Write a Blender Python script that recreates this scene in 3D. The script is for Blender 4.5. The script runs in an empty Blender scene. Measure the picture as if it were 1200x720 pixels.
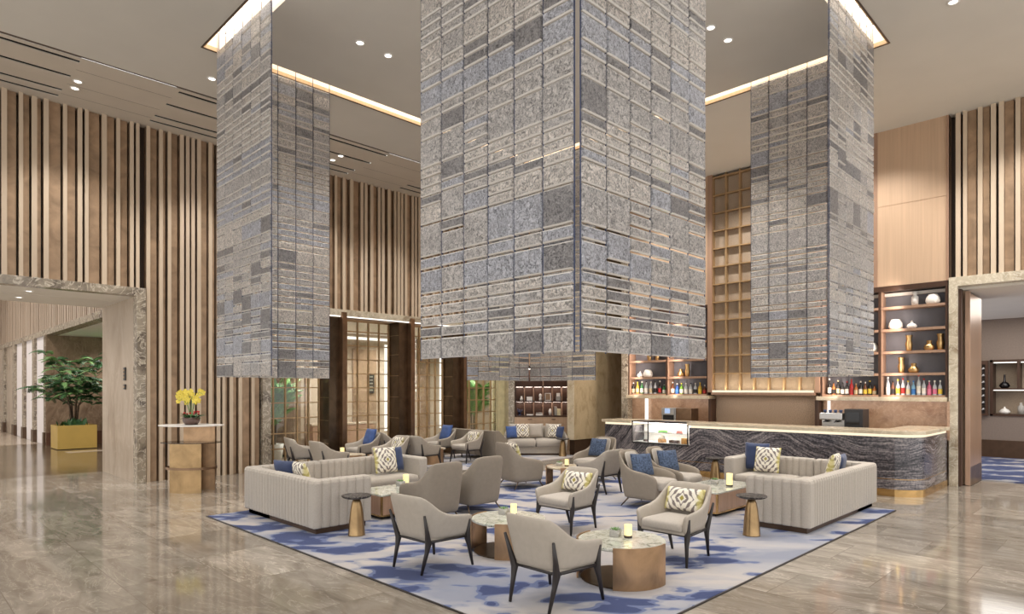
import bpy, bmesh, math, random
from mathutils import Vector, Matrix

R2 = math.sqrt(2)
rnd = random.Random(7)
scn = bpy.context.scene
col = scn.collection
PI = math.pi

# ------------------------------------------------------------------ materials
def s2l(c):
    return tuple((x / 12.92) if x <= 0.04045 else ((x + 0.055) / 1.055) ** 2.4 for x in c)

def rgb(r, g, b):
    return s2l((r / 255, g / 255, b / 255)) + (1.0,)

class NT:
    """small helper around a node tree"""
    def __init__(self, name):
        self.m = bpy.data.materials.new(name)
        self.m.use_nodes = True
        self.t = self.m.node_tree
        self.t.nodes.clear()
        self.out = self.t.nodes.new('ShaderNodeOutputMaterial')
    def n(self, kind, **kw):
        nd = self.t.nodes.new(kind)
        for k, v in kw.items():
            setattr(nd, k, v)
        return nd
    def l(self, a, b):
        self.t.links.new(a, b)
    def setv(self, nd, **kw):
        for k, v in kw.items():
            nd.inputs[k.replace('_', ' ')].default_value = v
    def coord(self, scale=(1, 1, 1), rot=(0, 0, 0), kind='Object', loc=(0, 0, 0)):
        if kind == 'World':
            g = self.n('ShaderNodeNewGeometry'); o = g.outputs['Position']
        else:
            g = self.n('ShaderNodeTexCoord'); o = g.outputs[kind]
        mp = self.n('ShaderNodeMapping')
        mp.inputs['Scale'].default_value = scale
        mp.inputs['Rotation'].default_value = rot
        mp.inputs['Location'].default_value = loc
        self.l(o, mp.inputs['Vector'])
        return mp.outputs['Vector']
    def noise(self, vec, scale=5, detail=4, rough=.5, dist=0):
        nd = self.n('ShaderNodeTexNoise')
        nd.inputs['Scale'].default_value = scale
        nd.inputs['Detail'].default_value = detail
        nd.inputs['Roughness'].default_value = rough
        nd.inputs['Distortion'].default_value = dist
        self.l(vec, nd.inputs['Vector'])
        return nd.outputs['Fac']
    def ramp(self, fac, stops, interp='LINEAR'):
        nd = self.n('ShaderNodeValToRGB')
        cr = nd.color_ramp
        cr.interpolation = interp
        while len(cr.elements) < len(stops):
            cr.elements.new(.5)
        for e, (p, c) in zip(cr.elements, stops):
            e.position = p
            e.color = c if len(c) == 4 else tuple(c) + (1,)
        self.l(fac, nd.inputs['Fac'])
        return nd.outputs['Color']
    def mix(self, fac, a, b, mode='MIX'):
        nd = self.n('ShaderNodeMix', data_type='RGBA', blend_type=mode)
        for sock, v in ((nd.inputs[0], fac), (nd.inputs[6], a), (nd.inputs[7], b)):
            if hasattr(v, 'is_output') or hasattr(v, 'links'):
                self.l(v, sock)
            else:
                sock.default_value = v
        return nd.outputs[2]
    def math(self, op, a, b=None, c=None):
        nd = self.n('ShaderNodeMath', operation=op)
        for i, v in enumerate((a, b, c)):
            if v is None: continue
            if hasattr(v, 'links'): self.l(v, nd.inputs[i])
            else: nd.inputs[i].default_value = v
        return nd.outputs[0]
    def bsdf(self, color, rough=.5, metal=0, spec=.5, coat=0, bump=None, bstr=.2, bdist=.01, emis=None, estr=0, sheen=0, trans=0):
        b = self.n('ShaderNodeBsdfPrincipled')
        if hasattr(color, 'links'): self.l(color, b.inputs['Base Color'])
        else: b.inputs['Base Color'].default_value = color
        if hasattr(rough, 'links'): self.l(rough, b.inputs['Roughness'])
        else: b.inputs['Roughness'].default_value = rough
        b.inputs['Metallic'].default_value = metal
        b.inputs['Specular IOR Level'].default_value = spec
        b.inputs['Coat Weight'].default_value = coat
        b.inputs['Coat Roughness'].default_value = .08
        b.inputs['Sheen Weight'].default_value = sheen
        b.inputs['Transmission Weight'].default_value = trans
        if emis is not None:
            b.inputs['Emission Color'].default_value = emis
            b.inputs['Emission Strength'].default_value = estr
        if bump is not None:
            bp = self.n('ShaderNodeBump')
            bp.inputs['Strength'].default_value = bstr
            bp.inputs['Distance'].default_value = bdist
            self.l(bump, bp.inputs['Height'])
            self.l(bp.outputs['Normal'], b.inputs['Normal'])
        self.l(b.outputs['BSDF'], self.out.inputs['Surface'])
        return b

def sc(c, k):
    return (min(1, c[0] * k), min(1, c[1] * k), min(1, c[2] * k), 1)

def pm(name, c, rough=.5, metal=0, var=.12, scale=6, bump=0, bscale=150, spec=.5, coat=0, sheen=0, stretch=(1, 1, 1), kind='Object'):
    t = NT(name)
    v = t.coord(stretch, kind=kind)
    f = t.noise(v, scale, 3)
    cc = t.ramp(f, [(.3, sc(c, 1 - var)), (.7, sc(c, 1 + var))])
    bp = None
    if bump:
        bp = t.noise(t.coord((1, 1, 1), kind=kind), bscale, 2)
    t.bsdf(cc, rough, metal, spec, coat, bp, bump, .004, sheen=sheen)
    return t.m

def emit(name, c, s):
    t = NT(name)
    v = t.coord()
    f = t.noise(v, 2, 1)
    cc = t.ramp(f, [(.2, sc(c, .97)), (.8, c)])
    e = t.n('ShaderNodeEmission')
    t.l(cc, e.inputs['Color'])
    e.inputs['Strength'].default_value = s
    t.l(e.outputs[0], t.out.inputs['Surface'])
    return t.m

def glass_mat(name, tint=(.93, .95, .93, 1), refl=.12):
    t = NT(name)
    tr = t.n('ShaderNodeBsdfTransparent'); tr.inputs['Color'].default_value = tint
    gl = t.n('ShaderNodeBsdfGlossy'); gl.inputs['Roughness'].default_value = .02
    fr = t.n('ShaderNodeFresnel'); fr.inputs['IOR'].default_value = 1.45
    nz = t.noise(t.coord(), 1.5, 1)
    k = t.math('MULTIPLY_ADD', nz, .01, refl * .06)
    f = t.math('ADD', t.math('MULTIPLY', fr.outputs[0], .9), k)
    mx = t.n('ShaderNodeMixShader')
    t.l(f, mx.inputs[0]); t.l(tr.outputs[0], mx.inputs[1]); t.l(gl.outputs[0], mx.inputs[2])
    t.l(mx.outputs[0], t.out.inputs['Surface'])
    return t.m

M = {}
# seating
M['fabric'] = pm('beige_woven_fabric', rgb(178, 169, 158), .85, var=.06, scale=60, bump=.25, bscale=420, spec=.2, sheen=.15)
M['fabric_b'] = pm('taupe_woven_fabric', rgb(174, 165, 153), .85, var=.06, scale=60, bump=.25, bscale=420, spec=.2, sheen=.15)
M['leather'] = pm('greige_leather', rgb(174, 164, 151), .55, var=.04, scale=20, bump=.12, bscale=300, spec=.35)
M['taupe'] = pm('taupe_leather', rgb(146, 135, 121), .6, var=.04, scale=20, bump=.12, bscale=300, spec=.3)
M['legwood'] = pm('dark_stained_wood', rgb(42, 36, 34), .4, var=.15, scale=20, stretch=(1, 1, .2))
M['leg_metal'] = pm('dark_bronze_leg_metal', rgb(110, 95, 82), .35, metal=.8, var=.1)
M['plinth_dark'] = pm('dark_bronze_plinth', rgb(88, 68, 52), .35, metal=.4, var=.15)
M['blue_velvet'] = pm('navy_velvet', rgb(44, 58, 94), .8, var=.18, scale=9, bump=.2, bscale=200, sheen=.3)
M['blue_mottled'] = pm('mottled_slate_blue_cloth', rgb(70, 84, 108), .85, var=.6, scale=38, bump=.3, bscale=200)
M['bright_blue'] = pm('cobalt_blue_cloth', rgb(62, 88, 144), .8, var=.14, scale=12, bump=.2, bscale=200, sheen=.2)
# metals / wood
def bronze(name, c, rough=.32, metal=.92):
    t = NT(name)
    v = t.coord((1, 1, 1))
    f = t.noise(v, 3.5, 4, .55, .6)
    cc = t.ramp(f, [(.25, sc(c, .62)), (.55, c), (.8, sc(c, 1.25))])
    b = t.noise(t.coord((180, 180, 2)), 1.2, 2)
    t.bsdf(cc, rough, metal, bump=b, bstr=.06, bdist=.003)
    return t.m
M['bronze'] = bronze('patinated_bronze', rgb(184, 150, 116), .34)
M['brass'] = bronze('aged_brass', rgb(176, 146, 106), .3)
M['copper'] = bronze('brown_copper', rgb(144, 116, 92), .34)
M['darkbronze'] = bronze('dark_bronze_panel', rgb(102, 86, 70), .3)
M['doorbronze'] = pm('satin_bronze_door', rgb(176, 142, 116), .3, metal=.4, var=.1, scale=2, stretch=(1, 1, .3))
M['goldmetal'] = bronze('gold_metal', rgb(206, 168, 112), .26)
M['frame_bronze'] = pm('screen_frame_bronze', rgb(180, 150, 112), .38, metal=.45, var=.1)
M['tablewood'] = pm('copper_toned_wood', rgb(178, 144, 120), .3, var=.1, scale=4, stretch=(6, 6, .6), spec=.5, coat=.3)
M['slatface'] = pm('tan_slat_face', rgb(206, 186, 162), .45, metal=.1, var=.05, scale=3, stretch=(1, 1, .2))
M['slatside'] = bronze('slat_side_bronze', rgb(178, 150, 122), .42, .45)
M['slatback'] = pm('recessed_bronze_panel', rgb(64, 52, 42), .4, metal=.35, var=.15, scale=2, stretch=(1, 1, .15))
M['slatdim'] = pm('greyish_slat_face', rgb(176, 158, 140), .5, var=.06, scale=3, stretch=(1, 1, .2))
def woodmat(name, c, dk=.8, sx=14, rough=.42):
    t = NT(name)
    f = t.noise(t.coord((sx, sx, .35)), 1.6, 5, .6, .4)
    cc = t.ramp(f, [(.25, sc(c, dk)), (.6, c), (.85, sc(c, 1.12))])
    t.bsdf(cc, rough, 0, .4)
    return t.m
M['veneer'] = woodmat('light_walnut_veneer', rgb(198, 168, 140), .88)
M['shelfwood'] = woodmat('walnut_shelf_wood', rgb(164, 132, 110), .82)
M['shelfdark'] = woodmat('dark_walnut', rgb(72, 50, 38), .8)
M['shelfback'] = pm('slate_grey_shelf_back', rgb(116, 116, 122), .6, var=.1, scale=3)
M['plaster'] = pm('taupe_ceiling_paint', rgb(212, 207, 198), .9, var=.02, scale=1.5)
M['soffit'] = pm('pale_soffit_paint', rgb(206, 196, 182), .8, var=.03, scale=2)
M['white_paint'] = pm('white_ceiling_paint', rgb(232, 226, 216), .9, var=.02, scale=1.5)
M['slotcream'] = pm('cream_cove_paint', rgb(250, 236, 216), .8, var=.02)
M['woodtrim'] = woodmat('cove_edge_wood', rgb(214, 184, 146))
M['black'] = pm('black_gap_paint', rgb(30, 25, 22), .7, var=.1)
M['darkplastic'] = pm('dark_plastic', rgb(40, 38, 40), .35, var=.1)
M['steel'] = pm('brushed_steel', rgb(190, 188, 186), .28, metal=.85, var=.08, scale=30, stretch=(1, 1, 12))
M['white_ceramic'] = pm('white_ceramic', rgb(240, 236, 230), .3, var=.03, coat=.3)
M['glow_ceramic'] = pm('milk_glass', rgb(246, 240, 230), .35, var=.03)
M['gold_glaze'] = bronze('gold_glaze', rgb(216, 178, 122), .3)
M['black_glass'] = pm('black_glass', rgb(24, 22, 24), .12, var=.1)
M['concrete'] = pm('pale_concrete', rgb(170, 166, 160), .8, var=.12, scale=40)
M['goldbox'] = pm('satin_gold_planter', rgb(200, 168, 92), .4, metal=.35, var=.06, scale=2)
M['soil'] = pm('dark_soil', rgb(50, 40, 32), .95, var=.3, scale=40, bump=.4)
M['bark'] = pm('brown_bark', rgb(98, 82, 66), .9, var=.25, scale=20, bump=.5, bscale=60)
M['leaf_dark'] = pm('dark_green_leaf', rgb(52, 92, 50), .5, var=.3, scale=5)
M['leaf_pale'] = pm('mid_green_leaf', rgb(112, 150, 88), .5, var=.3, scale=5)
M['leaf_palm'] = pm('palm_green_leaf', rgb(104, 158, 76), .5, var=.35, scale=4)
M['petal'] = pm('yellow_petal', rgb(240, 218, 92), .6, var=.08, scale=20)
M['red_petal'] = pm('red_petal', rgb(186, 46, 40), .6, var=.15, scale=20)
M['frosted'] = pm('frosted_white_panel', rgb(216, 208, 206), .7, var=.03, scale=2)
M['jambstone'] = None
M['candle'] = None
M['cream_candle'] = None

def led(name, c, s):
    return emit(name, c, s)
M['led_warm'] = led('warm_led_strip', (1, .84, .6, 1), 1.15)
M['led_soft'] = led('soft_white_led', (1, .93, .84, 1), 1.6)
M['cove_light'] = led('cove_light_panel', (1, .92, .82, 1), 5)
M['led_book'] = led('bookcase_led', (1, .84, .74, 1), 9)
M['lamp_face'] = led('downlight_lamp', (1, .95, .88, 1), 5)
M['screen'] = led('machine_screen', (.55, .7, 1, 1), .8)

def candle_mat():
    t = NT('glowing_wax')
    f = t.noise(t.coord((1, 1, 1)), 12, 2)
    cc = t.ramp(f, [(.3, (1, .84, .38, 1)), (.7, (1, .92, .55, 1))])
    t.bsdf(cc, .5, emis=(1, .84, .42, 1), estr=.45)
    return t.m
M['candle'] = candle_mat()
M['glass'] = glass_mat('clear_glass')
M['glass_case'] = glass_mat('display_glass', (.96, .97, .97, 1), .08)
M['smoked'] = glass_mat('smoked_glass', (.35, .3, .26, 1), .25)

def marble(name, base, dark, vein, scale=1.2, rough=.25, stretch=(1, 1, 1), amt=.5, kind='World', coat=.2):
    t = NT(name)
    v = t.coord(stretch, kind=kind)
    f = t.noise(v, scale, 6, .6, 1.2)
    cc = t.ramp(f, [(.3, dark), (.52, base), (.75, sc(base, 1.12))])
    f2 = t.noise(v, scale * 1.7, 5, .55, 2.2)
    a = t.math('ABSOLUTE', t.math('SUBTRACT', f2, .5))
    vm = t.ramp(a, [(0, (1, 1, 1, 1)), (.018, (.35, .35, .35, 1)), (.05, (0, 0, 0, 1))])
    c2 = t.mix(t.math('MULTIPLY', vm, amt), cc, vein)
    t.bsdf(c2, rough, 0, .5 if coat or rough < .2 else .12, coat)
    return t.m
M['jambstone'] = marble('beige_wall_marble', rgb(184, 168, 150), rgb(160, 142, 123), rgb(204, 190, 173), 1.1, .2, (1, 1, .35), .35)
M['trimstone'] = marble('dark_veined_trim_marble', rgb(150, 138, 121), rgb(74, 62, 54), rgb(218, 206, 186), 1.9, .25, (1, 1, 1), .8)
M['lightstone'] = marble('gold_veined_light_marble', rgb(194, 182, 160), rgb(140, 122, 98), rgb(232, 224, 206), 2.0, .25, (1, 1, 1), .6)
M['pinkstone'] = marble('rose_beige_backsplash', rgb(182, 148, 122), rgb(150, 114, 90), rgb(206, 178, 154), 2.2, .3, (1, 1, 1), .5)
M['pillarstone'] = marble('olive_beige_pillar_stone', rgb(184, 164, 130), rgb(158, 136, 102), rgb(202, 184, 150), 3.4, .35, (1, 1, .5), .4)
M['topstone'] = marble('cream_counter_stone', rgb(212, 196, 168), rgb(188, 168, 138), rgb(232, 220, 198), 2.4, .2)
M['brownstone'] = marble('brown_hall_marble', rgb(146, 122, 100), rgb(112, 90, 72), rgb(172, 148, 124), 1.6, .25, (1, 1, .6), .5)
M['darkfloor'] = marble('dark_polished_floor_marble', rgb(102, 88, 70), rgb(66, 54, 42), rgb(142, 126, 104), 1.4, .13, (1, .3, 1), .5, 'World', 0)
M['whitemarble'] = marble('mottled_white_green_marble', rgb(208, 208, 192), rgb(120, 124, 104), rgb(246, 244, 236), 9, .08, (1, 1, 1), .9, 'World', .5)
M['blacktop'] = marble('black_veined_tabletop_marble', rgb(52, 48, 46), rgb(24, 22, 22), rgb(180, 172, 166), 6, .4, (1, 1, 1), .6, 'World', 0)
M['texture_panel'] = pm('textured_grey_brown_panel', rgb(150, 130, 112), .8, var=.3, scale=55, bump=.6, bscale=90)
M['woven'] = pm('woven_gold_brown_panel', rgb(168, 150, 130), .75, var=.18, scale=60, bump=.5, bscale=120)
M['greywall'] = pm('grey_brown_wallpaper', rgb(128, 114, 104), .8, var=.06, scale=30)

def bar_marble():
    t = NT('black_wave_marble')
    g = t.n('ShaderNodeNewGeometry')
    sp = t.n('ShaderNodeSeparateXYZ'); t.l(g.outputs['Position'], sp.inputs[0])
    # distance along the counter, bookmatched about one seam
    along = t.math('ADD', t.math('SUBTRACT', sp.outputs['Y'], sp.outputs['X']), 12.1)
    fold = t.math('ABSOLUTE', t.math('SUBTRACT', along, 5.7))
    cb = t.n('ShaderNodeCombineXYZ')
    t.l(fold, cb.inputs[0]); t.l(sp.outputs['Z'], cb.inputs[2])
    warp = t.noise(cb.outputs[0], .8, 2, .5)
    warp2 = t.noise(cb.outputs[0], 3.5, 3, .5)
    hump = t.math('MULTIPLY', t.math('EXPONENT', t.math('MULTIPLY', t.math('POWER', t.math('SUBTRACT', fold, .7), 2), -3.2)), .36)
    steep = t.math('MULTIPLY', t.math('MAXIMUM', t.math('SUBTRACT', along, 7.6), 0.0), 1.1)
    ph = t.math('ADD', t.math('SUBTRACT', t.math('ADD', sp.outputs['Z'], t.math('MULTIPLY', warp, .5)), hump), t.math('ADD', t.math('MULTIPLY', warp2, .07), steep))
    cb2 = t.n('ShaderNodeCombineXYZ'); t.l(ph, cb2.inputs[2]); t.l(t.math('MULTIPLY', fold, .05), cb2.inputs[0])
    fine = t.noise(cb2.outputs[0], 34, 8, .75)
    broad = t.noise(cb2.outputs[0], 5, 2, .5)
    speck = t.noise(t.coord((1, 1, 1), kind='World'), 34, 3)
    mixf = t.math('ADD', t.math('MULTIPLY', fine, .74), t.math('ADD', t.math('MULTIPLY', broad, .26), t.math('MULTIPLY', t.math('SUBTRACT', speck, .5), .22)))
    cc = t.ramp(mixf, [(.38, rgb(20, 20, 24)), (.46, rgb(62, 60, 66)), (.52, rgb(112, 106, 110)), (.58, rgb(150, 142, 142)), (.68, rgb(205, 194, 186))])
    t.bsdf(cc, .22, 0, .5, .25)
    return t.m
M['barmarble'] = bar_marble()

def floor_mat():
    t = NT('polished_beige_marble_tiles')
    br = t.n('ShaderNodeTexBrick')
    br.offset = .5
    br.inputs['Color1'].default_value = (0, 0, 0, 1)
    br.inputs['Color2'].default_value = (1, 1, 1, 1)
    br.inputs['Mortar'].default_value = (.5, .5, .5, 1)
    br.inputs['Scale'].default_value = 1
    br.inputs['Mortar Size'].default_value = .004
    br.inputs['Brick Width'].default_value = 1.2
    br.inputs['Row Height'].default_value = .8
    v = t.coord((1, 1, 1), kind='World', rot=(0, 0, PI / 2))
    t.l(v, br.inputs['Vector'])
    tile = br.outputs['Color']
    # per tile shift of the veining
    sp = t.n('ShaderNodeVectorMath', operation='SCALE'); t.l(tile, sp.inputs[0]); sp.inputs['Scale'].default_value = 37
    ad = t.n('ShaderNodeVectorMath', operation='ADD')
    t.l(t.coord((2.6, .8, 1), kind='World', rot=(0, 0, .12)), ad.inputs[0]); t.l(sp.outputs[0], ad.inputs[1])
    vec = ad.outputs[0]
    f = t.noise(vec, 1.6, 7, .62, .9)
    cc = t.ramp(f, [(.28, rgb(118, 108, 96)), (.44, rgb(148, 138, 125)), (.58, rgb(168, 158, 145)), (.78, rgb(190, 181, 169))])
    f2 = t.noise(vec, .9, 5, .6, 2.4)
    a = t.math('ABSOLUTE', t.math('SUBTRACT', f2, .5))
    vm = t.ramp(a, [(0, (1, 1, 1, 1)), (.008, (.25, .25, .25, 1)), (.03, (0, 0, 0, 1))])
    c2 = t.mix(t.math('MULTIPLY', vm, .5), cc, rgb(222, 212, 196))
    tl = t.n('ShaderNodeSeparateColor'); t.l(tile, tl.inputs[0])
    c3 = t.mix(t.math('MULTIPLY', t.math('SUBTRACT', 1.0, tl.outputs[0]), .58), c2, rgb(104, 95, 84))
    c4 = t.mix(t.math('MULTIPLY', br.outputs['Fac'], .7), c3, rgb(112, 102, 90))
    rg = t.math('MULTIPLY_ADD', f, .05, .055)
    t.bsdf(c4, rg, 0, .5, 0)
    return t.m
M['floor'] = floor_mat()

def rug_mat(name='blue_brushstroke_carpet', blue=.0):
    t = NT(name)
    v = t.coord((1, 1, 1), kind='World')
    g = t.n('ShaderNodeNewGeometry'); sp = t.n('ShaderNodeSeparateXYZ'); t.l(g.outputs['Position'], sp.inputs[0])
    along = t.math('SUBTRACT', sp.outputs['X'], sp.outputs['Y'])
    cross = t.math('ADD', sp.outputs['X'], sp.outputs['Y'])
    cb = t.n('ShaderNodeCombineXYZ'); t.l(t.math('MULTIPLY', along, .5), cb.inputs[0]); t.l(t.math('MULTIPLY', cross, .95), cb.inputs[1])
    vs = cb.outputs[0]
    base = t.ramp(t.noise(vs, .7, 4, .55, .4),
                  [(.34, rgb(134, 137, 150)), (.46, rgb(162, 160, 164)), (.6, rgb(180, 172, 166)), (.72, rgb(148, 149, 161))])
    n1 = t.noise(vs, 1.6, 2, .42, .8)
    n2 = t.noise(vs, 3.8, 2, .4, .5)
    ex = t.math('MAXIMUM', t.math('SUBTRACT', 1.0, t.math('MULTIPLY', t.math('ABSOLUTE', t.math('SUBTRACT', sp.outputs['X'], 4.0)), .5)), 0.0)
    ey = t.math('MULTIPLY', t.math('MAXIMUM', t.math('SUBTRACT', sp.outputs['Y'], 4.5), 0.0), .22)
    bias = t.math('MULTIPLY', t.math('MULTIPLY', ex, t.math('MINIMUM', ey, 1.0)), .085)
    lv = t.math('ADD', t.math('ADD', t.math('MULTIPLY', n1, .66), t.math('MULTIPLY', n2, .34)), t.math('ADD', bias, blue + .008))
    haze = t.ramp(lv, [(.505, (0, 0, 0, 1)), (.53, (1, 1, 1, 1))])
    mid = t.ramp(lv, [(.548, (0, 0, 0, 1)), (.556, (1, 1, 1, 1))])
    deep = t.ramp(lv, [(.585, (0, 0, 0, 1)), (.592, (1, 1, 1, 1))])
    c1 = t.mix(t.math('MULTIPLY', haze, .5), base, rgb(126, 132, 150))
    c2 = t.mix(t.math('MULTIPLY', mid, .85), c1, rgb(84, 97, 136))
    c3 = t.mix(t.math('MULTIPLY', deep, .9), c2, rgb(48, 59, 100))
    fib = t.noise(v, 260, 2)
    t.bsdf(c3, .95, 0, .1, 0, fib, .4, .006, sheen=.1)
    return t.m
M['rug'] = rug_mat()
M['rug_far'] = rug_mat('pale_blue_carpet', -.03)

def ikat_mat():
    t = NT('ikat_patterned_cloth')
    tc = t.n('ShaderNodeTexCoord')
    sp = t.n('ShaderNodeSeparateXYZ'); t.l(tc.outputs['Object'], sp.inputs[0])
    rag = t.noise(t.coord((40, 40, 220)), 1.0, 2)
    ax0 = t.math('ADD', t.math('ABSOLUTE', sp.outputs['X']), t.math('MULTIPLY', t.math('SUBTRACT', rag, .5), .018))
    ax = t.math('SNAP', ax0, .006)
    az = t.math('SNAP', t.math('ABSOLUTE', sp.outputs['Z']), .006)
    cb = t.n('ShaderNodeCombineXYZ'); t.l(ax, cb.inputs[0]); t.l(az, cb.inputs[2])
    w = t.noise(cb.outputs[0], 11, 2, .5, .4)
    dia = t.math('ADD', ax, t.math('MULTIPLY', az, .9))
    cross = t.math('SINE', t.math('MULTIPLY', t.math('SUBTRACT', ax, t.math('MULTIPLY', az, .9)), 46))
    sn = t.math('ADD', t.math('SINE', t.math('ADD', t.math('MULTIPLY', dia, 80), t.math('MULTIPLY', w, 6))), t.math('MULTIPLY', cross, .55))
    pat = t.ramp(sn, [(.28, (0, 0, 0, 1)), (.32, (1, 1, 1, 1))])
    cc = t.mix(pat, rgb(232, 225, 210), rgb(128, 118, 114))
    yel = t.ramp(t.math('ADD', ax, t.math('MULTIPLY', t.math('SUBTRACT', w, .5), .08)), [(.17, (0, 0, 0, 1)), (.19, (1, 1, 1, 1))])
    c2 = t.mix(t.math('MULTIPLY', yel, .7), cc, rgb(208, 196, 112))
    cen = t.ramp(dia, [(.022, (1, 1, 1, 1)), (.026, (0, 0, 0, 1))])
    c3 = t.mix(cen, c2, rgb(160, 148, 76))
    t.bsdf(c3, .85, 0, .2, 0, t.noise(t.coord(), 300, 2), .2, .003)
    return t.m
M['ikat'] = ikat_mat()

def tile_mat(name, c, tint):
    t = NT(name)
    v = t.coord((1, 1, 1), kind='World')
    f = t.noise(v, 30, 4, .7, 1.2)
    g = t.noise(v, 75, 3, .6, .6)
    fl = t.noise(v, 5, 2)
    cc = t.ramp(fl, [(.3, sc(c, .9)), (.7, sc(c, 1.06))])
    grain = t.ramp(t.math('ADD', t.math('MULTIPLY', f, .6), t.math('MULTIPLY', g, .4)), [(.40, (.12, .12, .125, 1)), (.475, (.62, .62, .62, 1)), (.52, (.92, .92, .92, 1)), (.60, (1.3, 1.29, 1.27, 1))])
    c1 = t.mix(1.0, cc, grain, 'MULTIPLY')
    a = t.math('ABSOLUTE', t.math('SUBTRACT', t.noise(v, 15, 3, .5, 3.0), .5))
    streak = t.ramp(a, [(0, (1, 1, 1, 1)), (.012, (.6, .6, .6, 1)), (.028, (0, 0, 0, 1))])
    c2 = t.mix(t.math('MULTIPLY', streak, .55), c1, sc(c, 1.5))  # pale streaks put glints on the glass into its colour
    b = t.bsdf(c2, .32, 0.0, .6, .25, f, 1.0, .03)
    b.inputs['Coat Roughness'].default_value = .15
    tr = t.n('ShaderNodeBsdfTranslucent'); tr.inputs['Color'].default_value = tint
    mx = t.n('ShaderNodeMixShader'); mx.inputs[0].default_value = .2
    t.l(b.outputs[0], mx.inputs[1]); t.l(tr.outputs[0], mx.inputs[2])
    t.l(mx.outputs[0], t.out.inputs['Surface'])
    return t.m
TILES = [tile_mat('pale_taupe_cast_glass', rgb(224, 214, 206), (.95, .92, .88, 1)),
         tile_mat('grey_cast_glass', rgb(206, 200, 196), (.88, .87, .87, 1)),
         tile_mat('blue_grey_cast_glass', rgb(196, 196, 203), (.8, .83, .9, 1)),
         tile_mat('smoke_cast_glass', rgb(156, 152, 152), (.65, .64, .66, 1)),
         pm('glint_glass_edge', rgb(212, 207, 201), .15, var=.05, scale=30, coat=.4)]  # paler edge colour paints in the glints along tile edges
M['cable'] = pm('blue_grey_suspension_cable', rgb(58, 66, 92), .4, metal=.4, var=.1)
M['rail'] = pm('dark_ceiling_rail', rgb(70, 62, 58), .5, metal=.5, var=.1)

# ------------------------------------------------------------------ mesh builder
class MB:
    def __init__(s):
        s.v = []; s.f = []; s.mi = []; s.cur = 0
    def add(s, vs, fs):
        o = len(s.v)
        s.v += [tuple(p) for p in vs]
        for f in fs:
            s.f.append([i + o for i in f]); s.mi.append(s.cur)
        return s
    def box(s, x0, x1, y0, y1, z0, z1):
        vs = [(x0, y0, z0), (x1, y0, z0), (x1, y1, z0), (x0, y1, z0), (x0, y0, z1), (x1, y0, z1), (x1, y1, z1), (x0, y1, z1)]
        return s.add(vs, [(0, 3, 2, 1), (4, 5, 6, 7), (0, 1, 5, 4), (1, 2, 6, 5), (2, 3, 7, 6), (3, 0, 4, 7)])
    def cbox(s, c, d):
        return s.box(c[0] - d[0] / 2, c[0] + d[0] / 2, c[1] - d[1] / 2, c[1] + d[1] / 2, c[2] - d[2] / 2, c[2] + d[2] / 2)
    def prism(s, poly, z0, z1):
        n = len(poly)
        vs = [(x, y, z0) for x, y in poly] + [(x, y, z1) for x, y in poly]
        fs = [list(range(n))[::-1], list(range(n, 2 * n))]
        fs += [(i, (i + 1) % n, n + (i + 1) % n, n + i) for i in range(n)]
        return s.add(vs, fs)
    def loft(s, rings, closed=True, cap=True):
        n = len(rings[0]); vs = [p for r in rings for p in r]; fs = []
        for k in range(len(rings) - 1):
            for i in range(n if closed else n - 1):
                j = (i + 1) % n
                fs.append((k * n + i, k * n + j, (k + 1) * n + j, (k + 1) * n + i))
        if cap and closed:
            fs.append(list(range(n))[::-1]); fs.append([(len(rings) - 1) * n + i for i in range(n)])
        return s.add(vs, fs)
    def lathe(s, prof, c=(0, 0, 0), seg=24, cap=True):
        rings = [[(c[0] + r * math.cos(2 * PI * i / seg), c[1] + r * math.sin(2 * PI * i / seg), c[2] + z) for i in range(seg)] for r, z in prof]
        return s.loft(rings, True, cap)
    def tube(s, pts, rad, seg=8, flat=1.0):
        pts = [Vector(p) for p in pts]
        if not hasattr(rad, '__len__'): rad = [rad] * len(pts)
        rings = []
        for i, p in enumerate(pts):
            a = pts[max(0, i - 1)]; b = pts[min(len(pts) - 1, i + 1)]
            d = (b - a).normalized()
            up = Vector((0, 0, 1)) if abs(d.z) < .9 else Vector((1, 0, 0))
            u = d.cross(up).normalized(); w = u.cross(d).normalized()
            rings.append([tuple(p + (u * math.cos(2 * PI * k / seg) + w * math.sin(2 * PI * k / seg) * flat) * rad[i]) for k in range(seg)])
        return s.loft(rings)
    def xf(s, mtx):
        s.v = [tuple(mtx @ Vector(p)) for p in s.v]
        return s
    def merge(s, o):
        return s.add(o.v, o.f)
    def build(s, name, mats, parent=None, smooth=False, bevel=0, sub=0, loc=None, segs=2, recalc=True, crease_angle=None):
        me = bpy.data.meshes.new(name)
        me.from_pydata(s.v, [], s.f)
        if not isinstance(mats, (list, tuple)): mats = [mats]
        for m in mats: me.materials.append(m)
        if len(mats) > 1:
            for p, i in zip(me.polygons, s.mi): p.material_index = i
        if recalc:
            bm = bmesh.new(); bm.from_mesh(me)
            bmesh.ops.recalc_face_normals(bm, faces=bm.faces)
            bm.to_mesh(me); bm.free()
        if smooth:
            for p in me.polygons: p.use_smooth = True
        o = bpy.data.objects.new(name, me)
        col.objects.link(o)
        if parent: o.parent = parent
        if loc: o.location = loc
        if bevel:
            md = o.modifiers.new('bevel', 'BEVEL'); md.width = bevel; md.segments = segs; md.limit_method = 'ANGLE'; md.angle_limit = .6
            for p in me.polygons: p.use_smooth = True
            md.harden_normals = True
        if sub:
            md = o.modifiers.new('subdivision', 'SUBSURF'); md.levels = sub; md.render_levels = sub
        return o

def tag(o, label, cat, group=None, kind=None):
    o['label'] = label; o['category'] = cat
    if group: o['group'] = group
    if kind: o['kind'] = kind
    return o

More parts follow.
